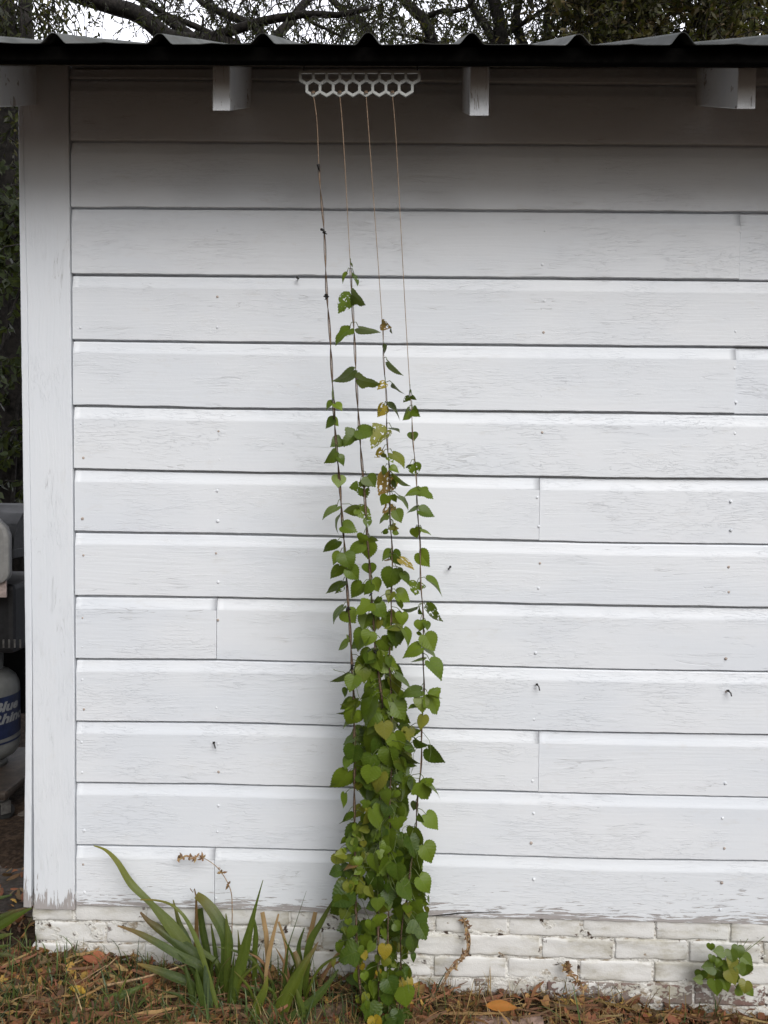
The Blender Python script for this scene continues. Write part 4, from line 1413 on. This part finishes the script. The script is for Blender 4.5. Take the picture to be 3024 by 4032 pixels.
def grass_mass(name, label, n, area, hgt, cols, lean=0.5, w=0.0016, dens=None):
    mb = MB()
    k = 0
    while k < n:
        x, y = random.uniform(area[0], area[1]), random.uniform(area[2], area[3])
        if dens and random.random() > dens(x, y):
            continue
        k += 1
        z = ground_z(x, y) - 0.003
        h = random.uniform(*hgt) * (0.6 + 0.8 * random.random())
        az = random.uniform(0, 2 * math.pi)
        ln = random.gauss(0, lean)
        d = Vector((math.cos(az) * ln, math.sin(az) * ln * 0.6, 1)).normalized()
        bend = Vector((math.cos(az), math.sin(az), -0.5)) * h * random.uniform(0.05, 0.5)
        p0 = Vector((x, y, z))
        p1 = p0 + d * h * 0.5
        p2 = p0 + d * h + bend
        for p in (p1, p2):
            p.y = min(p.y, -0.016) if x > -1.0 else p.y
        c = random.choice(cols)
        j = random.uniform(0.7, 1.25)
        c = tuple(q * j for q in c)
        s = Vector((math.cos(az + 1.3), math.sin(az + 1.3), 0))
        ww = w * random.uniform(0.6, 1.5)
        ids = [mb.vert(p + s * (u * a), col=c, lv=(0.5, 0.5, 0), hole=0.0) for p, a in ((p0, ww), (p0.lerp(p1, .6), ww), (p1.lerp(p2, .25), ww * .8), (p1.lerp(p2, .65) + Vector((0, 0, h * .05)), ww * .5), (p2, ww * .12)) for u in (-1, 1)]
        for i in range(4):
            mb.face((ids[2 * i], ids[2 * i + 1], ids[2 * i + 3], ids[2 * i + 2]), 0, True)
    tag(mb.build(name, M['iris']), label, 'grass', kind='stuff')
litter()
def d_green(x, y):
    v = 0.5 + 0.9 * nz(x * 4.0, y * 4.0, 2.0)
    if x < -0.05: v += 0.35
    if -0.55 < x < 0.0: v += 0.35
    if x > 0.15: v -= 0.35
    return max(0.03, v)
grass_mass('grass', 'thin green grass growing through the leaf litter at the wall', 3300, (-1.35, 1.45, -0.50, -0.02), (0.03, 0.10), [(0.045, 0.08, 0.02), (0.06, 0.10, 0.025), (0.035, 0.06, 0.025), (0.09, 0.12, 0.03), (0.05, 0.075, 0.04)], 0.55, dens=d_green)
def d_dry(x, y):
    return max(0.08, 0.5 + 0.8 * nz(x * 5.0, y * 5.0, 7.0) + (0.3 if abs(x - 0.0) < 0.25 else 0))
grass_mass('dry_grass', 'straw-coloured dry grass tangled in the leaf litter', 5200, (-1.35, 1.45, -0.50, -0.015), (0.025, 0.085), [(0.30, 0.19, 0.08), (0.24, 0.14, 0.06), (0.36, 0.25, 0.11), (0.17, 0.10, 0.05), (0.26, 0.20, 0.08)], 1.1, 0.0011, d_dry)

def straw():
    mb = MB()
    cols = [(0.23, 0.095, 0.05), (0.27, 0.13, 0.06), (0.20, 0.08, 0.045), (0.18, 0.085, 0.045), (0.38, 0.26, 0.11), (0.13, 0.065, 0.035), (0.34, 0.20, 0.08)]
    for k in range(2300):
        x, y = random.uniform(-1.35, 1.45), random.uniform(-0.50, -0.03)
        z = ground_z(x, y) + random.uniform(0.006, 0.032)
        L = random.uniform(0.04, 0.17)
        az = random.uniform(0, 2 * math.pi)
        d = Vector((math.cos(az), math.sin(az) * 0.6, random.gauss(0.05, 0.16))).normalized()
        sd = Vector((-d.y, d.x, random.gauss(0, 0.3)))
        b = random.gauss(0, 0.18)
        w = random.choice((0.0008, 0.0012, 0.0018, 0.003, 0.0045))
        c = random.choice(cols)
        j = random.uniform(0.6, 1.25)
        c = tuple(q * j for q in c)
        ids = []
        for i in range(7):
            q = i / 6 - 0.5
            p = Vector((x, y, z)) + d * (q * L) + sd * (b * L * (q * q - 0.1)) + Vector((0, 0, 0.006 * nz(x * 9, y * 9, q * 4)))
            p.z = max(p.z, ground_z(p.x, p.y) + 0.004)
            p.y = min(p.y, -0.018)
            ww = w * (1 - 0.7 * abs(q) * 1.6)
            ids.append([mb.vert(p + Vector((0, 0, u * ww)) + sd * (u * ww * 0.6), col=c, lv=(0.5, 0.5, 0), hole=0.0) for u in (-1, 1)])
        mb.link(ids, 0, True)
    tag(mb.build('straw', M['dead']), 'tangled reddish and tan straw lying over the leaf litter', 'straw', kind='stuff')
straw()

def tall_blade(name, label, pts, col=(0.06, 0.09, 0.04)):
    w = [ipt(x, y, -0.09) for x, y in pts]
    mb = MB()
    w[0].z = min(w[0].z, ground_z(w[0].x, w[0].y))
    blade(mb, w, (0.004, 0.004, 0.002, 0.0006), col)
    tag(mb.build(name, M['iris'], origin=w[0]), label, 'grass blade')
tall_blade('grass_blade', 'single tall thin grass spike left of the vines, standing above the siding edge', [(1405, 730), (1440, 580), (1485, 430), (1540, 265)])

# loose bricks and stones
def loose_brick(label, px, py, d, size, yaw, pitch, mat, name='brick', cat='brick', zoff=-0.03):
    c = P(px, py, d)
    c.z = ground_z(c.x, c.y) + size[2] * 0.75 + zoff
    R = Matrix.Rotation(yaw, 3, 'Z') @ Matrix.Rotation(pitch, 3, 'X')
    bm = bmesh.new()
    bmesh.ops.create_cube(bm, size=2.0)
    for v in bm.verts:
        v.co = Vector((v.co.x * size[0], v.co.y * size[1], v.co.z * size[2]))
    bmesh.ops.bevel(bm, geom=list(bm.edges), offset=0.007, segments=3, affect='EDGES')
    bmesh.ops.subdivide_edges(bm, edges=[e for e in bm.edges if e.calc_length() > 0.02], cuts=5, use_grid_fill=True)
    mb = MB()
    ids = []
    for v in bm.verts:
        w = R @ v.co
        dd = 0.006 * nz(w.x * 25 + px, w.y * 25, w.z * 25) + 0.003 * nz(w.x * 80 + px, w.y * 80, w.z * 80)
        ids.append(mb.vert(c + w + Vector((dd, dd, dd)), bid=0.4, wear=1.0))
    bm.verts.index_update()
    for fc in bm.faces:
        mb.face([ids[v.index] for v in fc.verts], 0, True)
    bm.free()
    tag(mb.build(name, mat, origin=(c.x, c.y, c.z - size[2])), label, cat)
M['redbrick'] = simple_mat('bare_red_brick', (0.17, 0.075, 0.055), 0.9, 70, 0.4, 0.7, 0.004, spec=0.15)
M['greybrick'] = simple_mat('dusty_pink_brick', (0.26, 0.18, 0.145), 0.9, 70, 0.3, 0.7, 0.004, spec=0.15)
M['stone'] = simple_mat('brown_stone', (0.13, 0.085, 0.06), 0.9, 40, 0.4, 0.8, 0.006, spec=0.15)
loose_brick('dusty pink paving brick sunk in the leaves right of the vines', 2000, 4010, -0.17, (0.10, 0.048, 0.028), 0.05, 0.1, M['greybrick'])
loose_brick('flat brown stone in the grass between the iris clump and the vines', 1265, 4000, -0.19, (0.075, 0.05, 0.026), 0.3, 0.15, M['stone'], 'flat_stone', 'stone')

def big_leaf(label, px, py, d, L, ang, col):
    p = P(px, py, d)
    p.z = max(p.z, ground_z(p.x, p.y) + 0.024)
    mb = MB()
    dv = Vector((math.cos(ang), -0.25, math.sin(ang) * 0.6)).normalized()
    blade(mb, [p - dv * L / 2, p + Vector((0.003, 0, 0.007)), p + dv * L / 2 + Vector((0, 0, 0.006))], (0.002, L * 0.22, L * 0.33, L * 0.30, L * 0.16, 0.001), col, tuple(q * 0.6 for q in col), 0.55, Vector((0, -0.7, 0.7)))
    tag(mb.build('fallen_leaf', M['dead'], origin=p), label, 'fallen leaf')
big_leaf('curled yellow fallen leaf lying on the straw at lower left', 305, 3918, -0.19, 0.055, -0.35, (0.45, 0.27, 0.03))
big_leaf('long orange fallen leaf on the litter right of the vines', 1975, 3968, -0.14, 0.085, 0.05, (0.42, 0.16, 0.03))
big_leaf('red-brown fallen leaf lying beside the left brick corner', 355, 3785, -0.08, 0.055, -0.5, (0.30, 0.09, 0.05))

# ------------------------------------------------------------------ grill and gas bottle at the left
M['black'] = simple_mat('black_enamel', (0.012, 0.012, 0.013), 0.45, 50, 0.3, 0.08, 0.001)
M['dark_grey'] = simple_mat('dark_grey_enamel', (0.045, 0.045, 0.045), 0.5, 50, 0.2, 0.08, 0.001)
M['light_grey'] = simple_mat('shaded_light_plastic', (0.30, 0.295, 0.28), 0.5, 40, 0.1, 0.05, 0.001)  # shade beyond the shed corner is put into this base colour
M['card'] = simple_mat('torn_pinkish_board', (0.40, 0.32, 0.29), 0.9, 60, 0.2, 0.3, 0.002)
M['shelf'] = simple_mat('shaded_rusty_shelf', (0.045, 0.034, 0.026), 0.6, 30, 0.4, 0.2, 0.002)  # base colour kept low to carry the shade around the cart
M['steel'] = simple_mat('caster_steel', (0.16, 0.155, 0.145), 0.4, 50, 0.3, 0.2, 0.001, metallic=0.6)
M['rubber'] = simple_mat('caster_rubber', (0.02, 0.02, 0.02), 0.7, 60, 0.3, 0.2, 0.001)
M['tank'] = simple_mat('shaded_tank_paint', (0.13, 0.132, 0.125), 0.4, 20, 0.12, 0.05, 0.001)  # grey darkened in the colour to stand in for alley shade
M['navy'] = simple_mat('navy_label', (0.008, 0.014, 0.045), 0.45, 30, 0.2, 0.03, 0.001)
M['white_print'] = simple_mat('shaded_pale_print', (0.20, 0.205, 0.205), 0.5, 40, 0.08, 0.02, 0.001)  # print toned down with the tank, its shade put into the colour

def make_grill():
    SZ = PAD_Z + 0.125
    C0 = PZ(22, 3120, SZ)
    C1 = PZ(118, 3040, SZ)
    e1 = (C1 - C0); e1.z = 0
    e1.normalize()
    e2 = Vector((-e1.y, e1.x, 0))           # to the left and back
    if e2.x > 0: e2 = -e2
    R = Matrix((e1, e2, Vector((0, 0, 1)))).transposed()
    W, D = 0.52, 1.0
    root = thing('gas_grill', 'dark wheeled gas grill standing beyond the left corner of the shed', 'grill', (C0.x, C0.y, PAD_Z))
    def L(a, b, z):
        return C0 + e1 * a + e2 * b + Vector((0, 0, z - C0.z))
    mb = MB()
    mb.box(L(W / 2, D / 2, SZ - 0.018), (W / 2, D / 2, 0.018), R, 0, 0.012)
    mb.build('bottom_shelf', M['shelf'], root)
    for a, b in ((0.035, 0.03), (W - 0.04, 0.03), (0.035, D - 0.05), (W - 0.04, D - 0.05)):
        base = L(a, b, SZ - 0.036)
        mb = MB()
        mb.lathe([(0.024, 0), (0.024, -0.006), (0.014, -0.010), (0.014, -0.016)], base, 16)
        ax = (e1 * 0.75 + e2 * 0.66).normalized()
        fw = Vector((ax.y, -ax.x, 0))
        for s in (-1, 1):
            q = base + ax * (0.019 * s) + Vector((0, 0, -0.036)) + fw * 0.008
            Rm = Matrix((fw, ax, Vector((0, 0, 1)))).transposed()
            mb.box(q, (0.018, 0.0018, 0.024), Rm, 0, 0.001)
        mb.box(base + Vector((0, 0, -0.015)) + fw * 0.004, (0.02, 0.021, 0.003), Matrix((fw, ax, Vector((0, 0, 1)))).transposed())
        mb.tube([base + fw * 0.012 + Vector((0, 0, -0.055)) - ax * 0.022, base + fw * 0.012 + Vector((0, 0, -0.055)) + ax * 0.022], 0.004, 8)
        c = mb.build('caster', M['steel'], root)
        wz = base.z - PAD_Z
        wm = MB()
        r = min(0.032, wz * 0.42)
        wc = Vector((base.x, base.y, PAD_Z + r)) + fw * 0.012
        wm.lathe([(r * 0.55, -0.012), (r * 0.92, -0.012), (r, -0.007), (r, 0.007), (r * 0.92, 0.012), (r * 0.55, 0.012)], wc, 24, 0, ax)
        wm.build('wheel', M['rubber'], c)
    for a, b in ((W - 0.03, 0.04), (0.03, D - 0.04), (W - 0.03, D - 0.04)):
        mb = MB()
        mb.box(L(a, b, (SZ + 0.95) / 2), (0.018, 0.018, (0.95 - SZ) / 2), R, 0, 0.003)
        mb.build('upright', M['black'], root)
    mb = MB()
    mb.box(L(W * 0.5 + 0.10, D * 0.5, 0.80), (W * 0.5 - 0.02, D * 0.5 - 0.02, 0.14), R, 0, 0.02)
    mb.build('firebox', M['black'], root)
    # back plate with a row of bare slots
    mb = MB()
    mb.box(L(W - 0.006, D * 0.5, 0.50), (0.004, D * 0.5 - 0.05, 0.20), R, 0, 0.001)
    bp = mb.build('back_panel', M['black'], root)
    mb = MB()
    for px in (14, 36, 58, 80):
        a = P(px, 2534, 0.86)
        mb.box(a, (0.0032, 0.0025, 0.0165), None, 0, 0.001)
    o = mb.build('vent', M['steel'], root)
    # lid: rounded hood
    mb = MB()
    rows = []
    z0, z1 = P(60, 2140, 1.1).z, P(60, 1985, 1.1).z
    hh = z1 - z0
    prof = []
    for q in np.linspace(0, math.pi, 13):
        prof.append((W * 0.5 + 0.10 - math.cos(q) * (W * 0.5 + 0.02), z0 + hh * min(1.0, math.sin(q) * 1.15)))
    for b in np.linspace(0.0, D - 0.02, 9):
        k = 1.0
        rows.append([L(a, b, z) for a, z in prof])
    ids = mb.grid(rows, 0, True)
    mb.face(ids[0]); mb.face(list(reversed(ids[-1])))
    for a, b in zip(ids[:-1], ids[1:]):
        mb.face((a[-1], a[0], b[0], b[-1]))
    mb.box(L(W * 0.5 + 0.10, D * 0.5, z0 - 0.02), (W * 0.5 + 0.018, D * 0.5, 0.02), R, 0, 0.006)
    mb.build('lid', M['dark_grey'], root)
    # light side shelf end, folded down
    mb = MB()
    y = 0.80
    a, b = P(31, 2080, y), P(-300, 2280, y)
    x1, zt, zb = a.x, P(10, 2040, y).z, P(10, 2298, y).z
    x0 = x1 - 0.30
    out = []
    def arc(cx, cz, r, a0, a1):
        for q in np.linspace(a0, a1, 7):
            out.append((cx + r * math.cos(q), cz + r * math.sin(q)))
    r = 0.045
    arc(x1 - r, zb + r, r, -math.pi / 2, 0)
    out.append((x1, zt - 0.07))
    out.append((x1 - 0.012, zt - 0.035))
    arc(x1 - 0.06, zt - 0.03, 0.03, 0.6, math.pi / 2)
    arc(x0 + r, zt - r, r, math.pi / 2, math.pi)
    arc(x0 + r, zb + r, r, math.pi, 1.5 * math.pi)
    f1 = [mb.vert((x, y, z)) for x, z in out]
    f2 = [mb.vert((x + 0.0, y + 0.03, z)) for x, z in out]
    f0 = [mb.vert((x1 - 0.012 + (x - x1) * 0.95, y - 0.006, lerp((zt + zb) / 2, z, 0.95))) for x, z in out]
    n = len(out)
    mb.face(f0)
    for k in range(n):
        q = (k + 1) % n
        mb.face((f1[k], f1[q], f0[q], f0[k]), 0, False)
        mb.face((f2[k], f2[q], f1[q], f1[k]), 0, True)
    mb.face(list(reversed(f2)))
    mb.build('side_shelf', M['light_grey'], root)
    mb = MB()
    p = P(12, 2318, 0.82)
    mb.box((p.x - 0.1, 0.822, p.z), (0.113, 0.004, 0.034), None, 0, 0.001)
    mb.build('drip_guard', M['card'], root)
    return SZ
SHELF_Z = make_grill()

def make_tank():
    base = PZ(-62, 3010, SHELF_Z)
    r = 0.150
    # set the bottle back so that its right edge stands where the photo shows it
    e = P(75, 2830, base.y)
    base.x = e.x - r * 1.08
    root = thing('propane_tank', 'pale grey propane tank with a navy label on the grill shelf', 'gas bottle', (base.x, base.y, SHELF_Z))
    zt_label, zb_label = P(40, 2755, base.y - r * 0.7).z, P(40, 2920, base.y - r * 0.7).z
    zs = P(60, 2735, base.y - 0.1).z
    z0 = SHELF_Z
    H = zs - z0
    mb = MB()
    prof = [(0.0, 0.02), (0.06, 0.021), (0.10, 0.028), (0.135, 0.05), (0.148, 0.075), (r, 0.095), (r, H), (0.147, H + 0.02), (0.135, H + 0.045), (0.11, H + 0.068), (0.075, H + 0.084), (0.03, H + 0.092), (0.0, H + 0.093)]
    mb.lathe(prof, (base.x, base.y, z0), 56)
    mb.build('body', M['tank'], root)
    mb = MB()
    mb.lathe([(0.098, 0.0), (0.101, 0.0), (0.101, 0.032), (0.098, 0.032), (0.098, 0.0)], (base.x, base.y, z0), 40)
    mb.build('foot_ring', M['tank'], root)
    mb = MB()
    rows = []
    for k in range(25):
        q = lerp(-math.pi * 0.5 - 2.2, -math.pi * 0.5 + 2.2, k / 24)
        if 0.4 < k / 24 < 0.6: pass
        rows.append([Vector((base.x + math.cos(q) * rr, base.y + math.sin(q) * rr, z)) for rr, z in ((0.085, z0 + H + 0.07), (0.088, z0 + H + 0.20), (0.085, z0 + H + 0.20), (0.082, z0 + H + 0.07))])
    mb.grid(rows, 0, True)
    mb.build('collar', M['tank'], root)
    # label band, wrapped round the front
    mb = MB()
    rows = []
    rl = r + 0.0015
    for k in range(49):
        q = lerp(-math.pi * 0.5 - 1.25, -math.pi * 0.5 + 2.3, k / 48)
        u = k / 48
        zb_ = zb_label - 0.004 + (0.012 * max(0, u - 0.55) / 0.45)
        rows.append([Vector((base.x + math.cos(q) * rl, base.y + math.sin(q) * rl, z)) for z in (zb_, (zt_label + zb_) / 2, zt_label)])
    mb.grid(rows, 0, True)
    lab = mb.build('label', M['navy'], root)
    # thin printed line under the label
    mb = MB()
    rows = []
    for k in range(41):
        q = lerp(-math.pi * 0.5 - 1.2, -math.pi * 0.5 + 1.9, k / 40)
        rows.append([Vector((base.x + math.cos(q) * rl, base.y + math.sin(q) * rl, zb_label - z)) for z in (0.024, 0.016)])
    mb.grid(rows, 0, True)
    mb.build('warning_strip', M['navy'], lab)
    def lettering(txt, size, z, end_ang, shear=0.28):
        cu = bpy.data.curves.new('lettering', 'FONT')
        cu.body = txt
        cu.size = size
        cu.shear = shear
        cu.offset = 0.0022
        cu.align_x = 'RIGHT'
        cu.extrude = 0.0
        cu.resolution_u = 3
        ob = bpy.data.objects.new('lettering', cu)
        COL.objects.link(ob)
        bpy.context.view_layer.update()
        me = bpy.data.meshes.new_from_object(ob.evaluated_get(bpy.context.evaluated_depsgraph_get()))
        bpy.data.objects.remove(ob)
        bpy.data.curves.remove(cu)
        bm = bmesh.new()
        bm.from_mesh(me)
        bmesh.ops.subdivide_edges(bm, edges=[e for e in bm.edges if e.calc_length() > 0.008], cuts=2)
        bmesh.ops.triangulate(bm, faces=bm.faces)
        mb = MB()
        rr = rl + 0.0012
        ids = []
        for v in bm.verts:
            q = -math.pi / 2 + end_ang + 1.4 * v.co.x / rr
            ids.append(mb.vert((base.x + math.cos(q) * rr, base.y + math.sin(q) * rr, z + v.co.y)))
        bm.verts.index_update()
        for fc in bm.faces:
            mb.face([ids[v.index] for v in fc.verts])
        bm.free()
        mb.build('lettering', M['white_print'], lab)
    zl = zt_label - zb_label
    lettering('Blue', 0.054, zt_label - 0.34 * zl, 1.60)
    lettering('Rhino', 0.054, zt_label - 0.63 * zl, 1.86)
make_tank()

# ------------------------------------------------------------------ trees
def tree_leaf(mb, p, d, L, w, col):
    s = d.cross(Vector((random.gauss(0, 1), random.gauss(0, 1), random.gauss(0, 1))))
    if s.length < 1e-3: return
    s.normalize()
    ids = [mb.vert(q, col=col, lv=(0.5, 0.5, 0), hole=0.0) for q in (p, p + d * L * 0.45 + s * w, p + d * L, p + d * L * 0.45 - s * w)]
    mb.face(ids, 0, False)

def limb(mb, pts, r0, r1, n=8):
    path = smooth_path(pts, 0.12)
    k = len(path)
    path = [p + Vector((nz(p.x * 4, p.z * 4, 1.0), nz(p.x * 4, p.z * 4, 5.0), nz(p.x * 4, p.z * 4, 9.0))) * 0.03 for p in path]
    mb.tube(path, [lerp(r0, r1, i / (k - 1)) for i in range(k)], n)
    return path

def twig_spray(fb, sb, p, d, length, nleaf, L, w, cols, droop):
    pts = [p]
    dd = d.copy()
    step = length / 6
    for _ in range(6):
        dd = (dd + Vector((random.gauss(0, .25), random.gauss(0, .25), random.gauss(-droop, .2)))).normalized()
        pts.append(pts[-1] + dd * step)
    sb.tube(pts, [0.006, 0.005, 0.004, 0.0035, 0.003, 0.002, 0.0015], 4, 0, False)
    c = random.choice(cols)
    for _ in range(nleaf):
        i = random.randrange(1, 7)
        q = pts[i - 1].lerp(pts[i], random.random())
        ld = (dd * 0.6 + Vector((random.gauss(0, .7), random.gauss(0, .7), random.gauss(-0.35, .5)))).normalized()
        j = random.uniform(0.6, 1.4)
        tree_leaf(fb, q, ld, L * random.uniform(.6, 1.3), w * random.uniform(.7, 1.3), tuple(x * j for x in c))

def tree(name, label, Y, trunk_px, limbs_px, sprays, L, w, cols, box, droop=0.25, ntrunk_r=0.16, fill=None):
    """trunk and limbs traced at depth Y (metres behind the wall); sprays fill the pixel box plus a margin above it."""
    tp = [P(x, y, Y) for x, y in trunk_px]
    base = Vector((tp[0].x, Y, ground_z(tp[0].x, Y)))
    root = thing(name, label, 'tree', base, 'trees behind the shed')
    tb, fb = MB(), MB()
    limb(tb, [base - Vector((0, 0, 0.1)), base.lerp(tp[0], 0.5) + Vector((0.05, 0, 0))] + tp, ntrunk_r * 1.25, ntrunk_r * 0.6, 12)
    nodes = []
    for pts, r0, r1, dy in limbs_px:
        w3 = [P(x, y, Y + lerp(0, dy, i / max(1, len(pts) - 1))) for i, (x, y) in enumerate(pts)]
        path = limb(tb, w3, r0, r1)
        nodes += path
    x0, x1, y0, y1 = box
    made, tries = 0, 0
    while made < sprays and tries < sprays * 30:
        tries += 1
        px, py = random.uniform(x0, x1), random.uniform(y0, y1)
        dy = random.uniform(-0.8, 1.6)
        p = P(px, py, Y + dy)
        if fill and random.random() > fill(px, py, p):
            continue
        d = Vector((random.gauss(0, 1), random.gauss(0, .6), random.gauss(-0.2, .6))).normalized()
        twig_spray(fb, tb, p, d, random.uniform(0.3, 0.7), random.randint(14, 30), L, w, cols, droop)
        made += 1
    tb.build('trunk', M['bark'], root)
    fb.build('crown', M['tree_leaf'], root)

G_DARK = [(0.012, 0.015, 0.008), (0.018, 0.021, 0.010), (0.010, 0.011, 0.008)]
G_OL = [(0.04, 0.045, 0.015), (0.06, 0.05, 0.015), (0.028, 0.03, 0.012), (0.09, 0.065, 0.018)]
G_BRN = [(0.07, 0.042, 0.014), (0.05, 0.032, 0.012), (0.04, 0.035, 0.012), (0.09, 0.055, 0.018)]
def gap_a(px, py, p):
    v = 0.62 + 0.7 * nz(p.x * 1.6, p.z * 1.6, p.y)
    if 190 < px < 560 and -60 < py < 200: v *= 0.0
    if px < 700 and py < -10: v *= 0.8
    return v
tree('tree', 'thin-leaved tree with a thick dark limb arching over the left of the roof', 4.2,
     [(1010, 420), (960, 250), (860, 170)],
     [([(860, 170), (720, 160), (620, 120), (540, 70), (470, 28), (330, -5), (150, -60), (-100, -120)], 0.075, 0.05, 0.0),
      ([(790, 175), (700, 100), (640, 60), (570, 10), (500, -60), (420, -200)], 0.045, 0.025, 0.4),
      ([(760, 170), (880, 130), (960, 105), (1080, 75), (1200, 55), (1330, 60), (1450, 30)], 0.045, 0.018, -0.3),
      ([(1060, 180), (1000, 100), (900, 60), (800, 10), (740, -60), (700, -180)], 0.04, 0.02, 0.5),
      ([(860, 160), (780, 110), (640, 50), (540, 0)], 0.03, 0.015, 0.2),
      ([(1010, 230), (1100, 130), (1180, 40), (1260, -80), (1300, -240)], 0.05, 0.02, 0.6),
      ([(1180, 40), (1240, 90), (1340, 140)], 0.02, 0.008, 0.0)],
     760, 0.055, 0.0060, G_DARK, (180, 1560, -420, 230), 0.30, 0.17, gap_a)
def gap_b(px, py, p):
    return 0.60 + 0.75 * nz(p.x * 1.5, p.z * 1.5, p.y + 7)
tree('tree', 'grey multi-stemmed tree with sparse olive leaves above the middle of the roof', 6.0,
     [(2000, 420), (1985, 250), (1975, 150), (1960, 60), (1940, -60), (1900, -250)],
     [([(1740, 260), (1700, 160), (1660, 70), (1600, 0), (1560, -80), (1500, -250)], 0.06, 0.04, 0.0),
      ([(1990, 260), (1930, 140), (1880, 60), (1850, 0), (1820, -100), (1800, -260)], 0.05, 0.03, 0.3),
      ([(2080, 260), (2050, 150), (2030, 60), (2040, 0), (2060, -120), (2100, -260)], 0.055, 0.035, 0.2),
      ([(1500, 260), (1470, 150), (1440, 110), (1380, 60), (1300, -10), (1200, -120)], 0.05, 0.03, 0.8),
      ([(1660, 70), (1740, 50), (1830, 30), (1900, -60)], 0.03, 0.015, -0.2),
      ([(1975, 150), (2060, 90), (2150, 30), (2230, -60)], 0.03, 0.015, -0.2),
      ([(1700, 160), (1600, 140), (1540, 130)], 0.025, 0.01, 0.0),
      ([(2120, 250), (2160, 140), (2150, 60), (2180, -20), (2200, -150)], 0.05, 0.03, 0.5)],
     1200, 0.065, 0.0085, G_OL + G_DARK + G_DARK, (1380, 2400, -480, 230), 0.15, 0.10, gap_b)
def gap_c(px, py, p):
    return 0.95 + 0.7 * nz(p.x * 1.5, p.z * 1.5, p.y + 3)
tree('tree', 'dense rusty-brown leaved tree with thin dark branches at the upper right', 5.2,
     [(2480, 420), (2440, 250), (2425, 150), (2420, 60), (2415, -60), (2400, -260)],
     [([(2570, 260), (2560, 140), (2570, 60), (2570, 0), (2600, -100), (2640, -260)], 0.03, 0.02, -0.2),
      ([(2530, 175), (2640, 140), (2720, 120), (2790, 60), (2840, 0), (2900, -90)], 0.022, 0.012, -0.4),
      ([(2425, 150), (2350, 60), (2320, 0), (2260, -120)], 0.03, 0.016, 0.2),
      ([(2440, 200), (2480, 60), (2520, -20), (2540, -160)], 0.03, 0.016, 0.2),
      ([(2720, 150), (2760, 40), (2740, -60)], 0.014, 0.008, -0.4)],
     1400, 0.075, 0.014, G_BRN + G_OL[:2], (2200, 2960, -460, 240), 0.1, 0.12, gap_c)
tree('tree', 'dark evergreen with pale twigs in the upper right corner', 6.6,
     [(3120, 420), (3100, 260), (3080, 150), (3060, 30), (3040, -120), (3030, -260)],
     [([(3080, 200), (3000, 110), (2940, 60), (2880, 20)], 0.03, 0.012, -0.6),
      ([(3090, 160), (3010, 60), (2960, -40)], 0.03, 0.012, -0.5),
      ([(3100, 200), (3180, 80), (3260, 0)], 0.03, 0.012, 0.0)],
     800, 0.06, 0.008, G_DARK + [(0.025, 0.04, 0.03)], (2840, 3420, -460, 260), 0.2, 0.15, gap_c)
def gap_l(px, py, p):
    return (1.0 if px < 150 else max(0.05, 1.0 - (px - 150) / 130)) * (0.85 + 0.5 * nz(p.x * 2, p.z * 2, p.y))
tree('tree', 'shadowy tree with drooping foliage beyond the upper left corner of the shed', 3.4,
     [(40, 900), (30, 500), (20, 250), (20, 120), (15, 0), (0, -160), (-20, -300)],
     [([(115, 420), (110, 200), (100, 60), (95, -40), (60, -200)], 0.06, 0.04, 0.3),
      ([(30, 250), (-60, 120), (-150, 0)], 0.05, 0.02, 0.0),
      ([(30, 640), (-80, 600), (-300, 590)], 0.05, 0.03, 0.0),
      ([(-200, 605), (-60, 606), (40, 610), (140, 620)], 0.03, 0.025, 0.1)],
     620, 0.06, 0.009, G_DARK + G_OL[:2], (-420, 280, -360, 560), 0.35, 0.13, gap_l)

def shrub(name, label, Y, box, n, L, w, cols, base_px):
    b = P(base_px, 3000, Y)
    base = Vector((b.x, Y, ground_z(b.x, Y)))
    root = thing(name, label, 'shrub', base, 'shrubs beyond the grill')
    sb, fb = MB(), MB()
    for k in range(9):
        px, py = random.uniform(box[0], box[1]), lerp(box[2], box[3], 0.35 * random.random())
        e = P(px, py, Y + random.uniform(-0.2, 0.4))
        limb(sb, [base + Vector((random.uniform(-.1, .1), random.uniform(-.1, .1), -0.05)), base.lerp(e, 0.5) + Vector((random.uniform(-.1, .1), 0, .05)), e], 0.02, 0.006, 6)
    for _ in range(n):
        p = P(random.uniform(box[0], box[1]), random.uniform(box[2], box[3]), Y + random.uniform(-0.35, 0.6))
        d = Vector((random.gauss(0, 1), random.gauss(-.3, .6), random.gauss(-0.1, .6))).normalized()
        twig_spray(fb, sb, p, d, random.uniform(0.15, 0.35), random.randint(10, 20), L, w, cols, 0.2)
    sb.build('stem', M['bark'], root)
    fb.build('foliage', M['tree_leaf'], root)
shrub('shrub', 'tall dark broad-leaved shrub in the gap left of the shed', 3.0, (-500, 170, 560, 2100), 330, 0.07, 0.022, [(0.016, 0.026, 0.010), (0.02, 0.03, 0.012), (0.012, 0.018, 0.010)], -60)
shrub('shrub', 'low dark shrub behind the grill at the left edge', 3.6, (-600, 170, 1700, 2900), 240, 0.07, 0.025, [(0.014, 0.02, 0.010), (0.018, 0.024, 0.012)], -200)
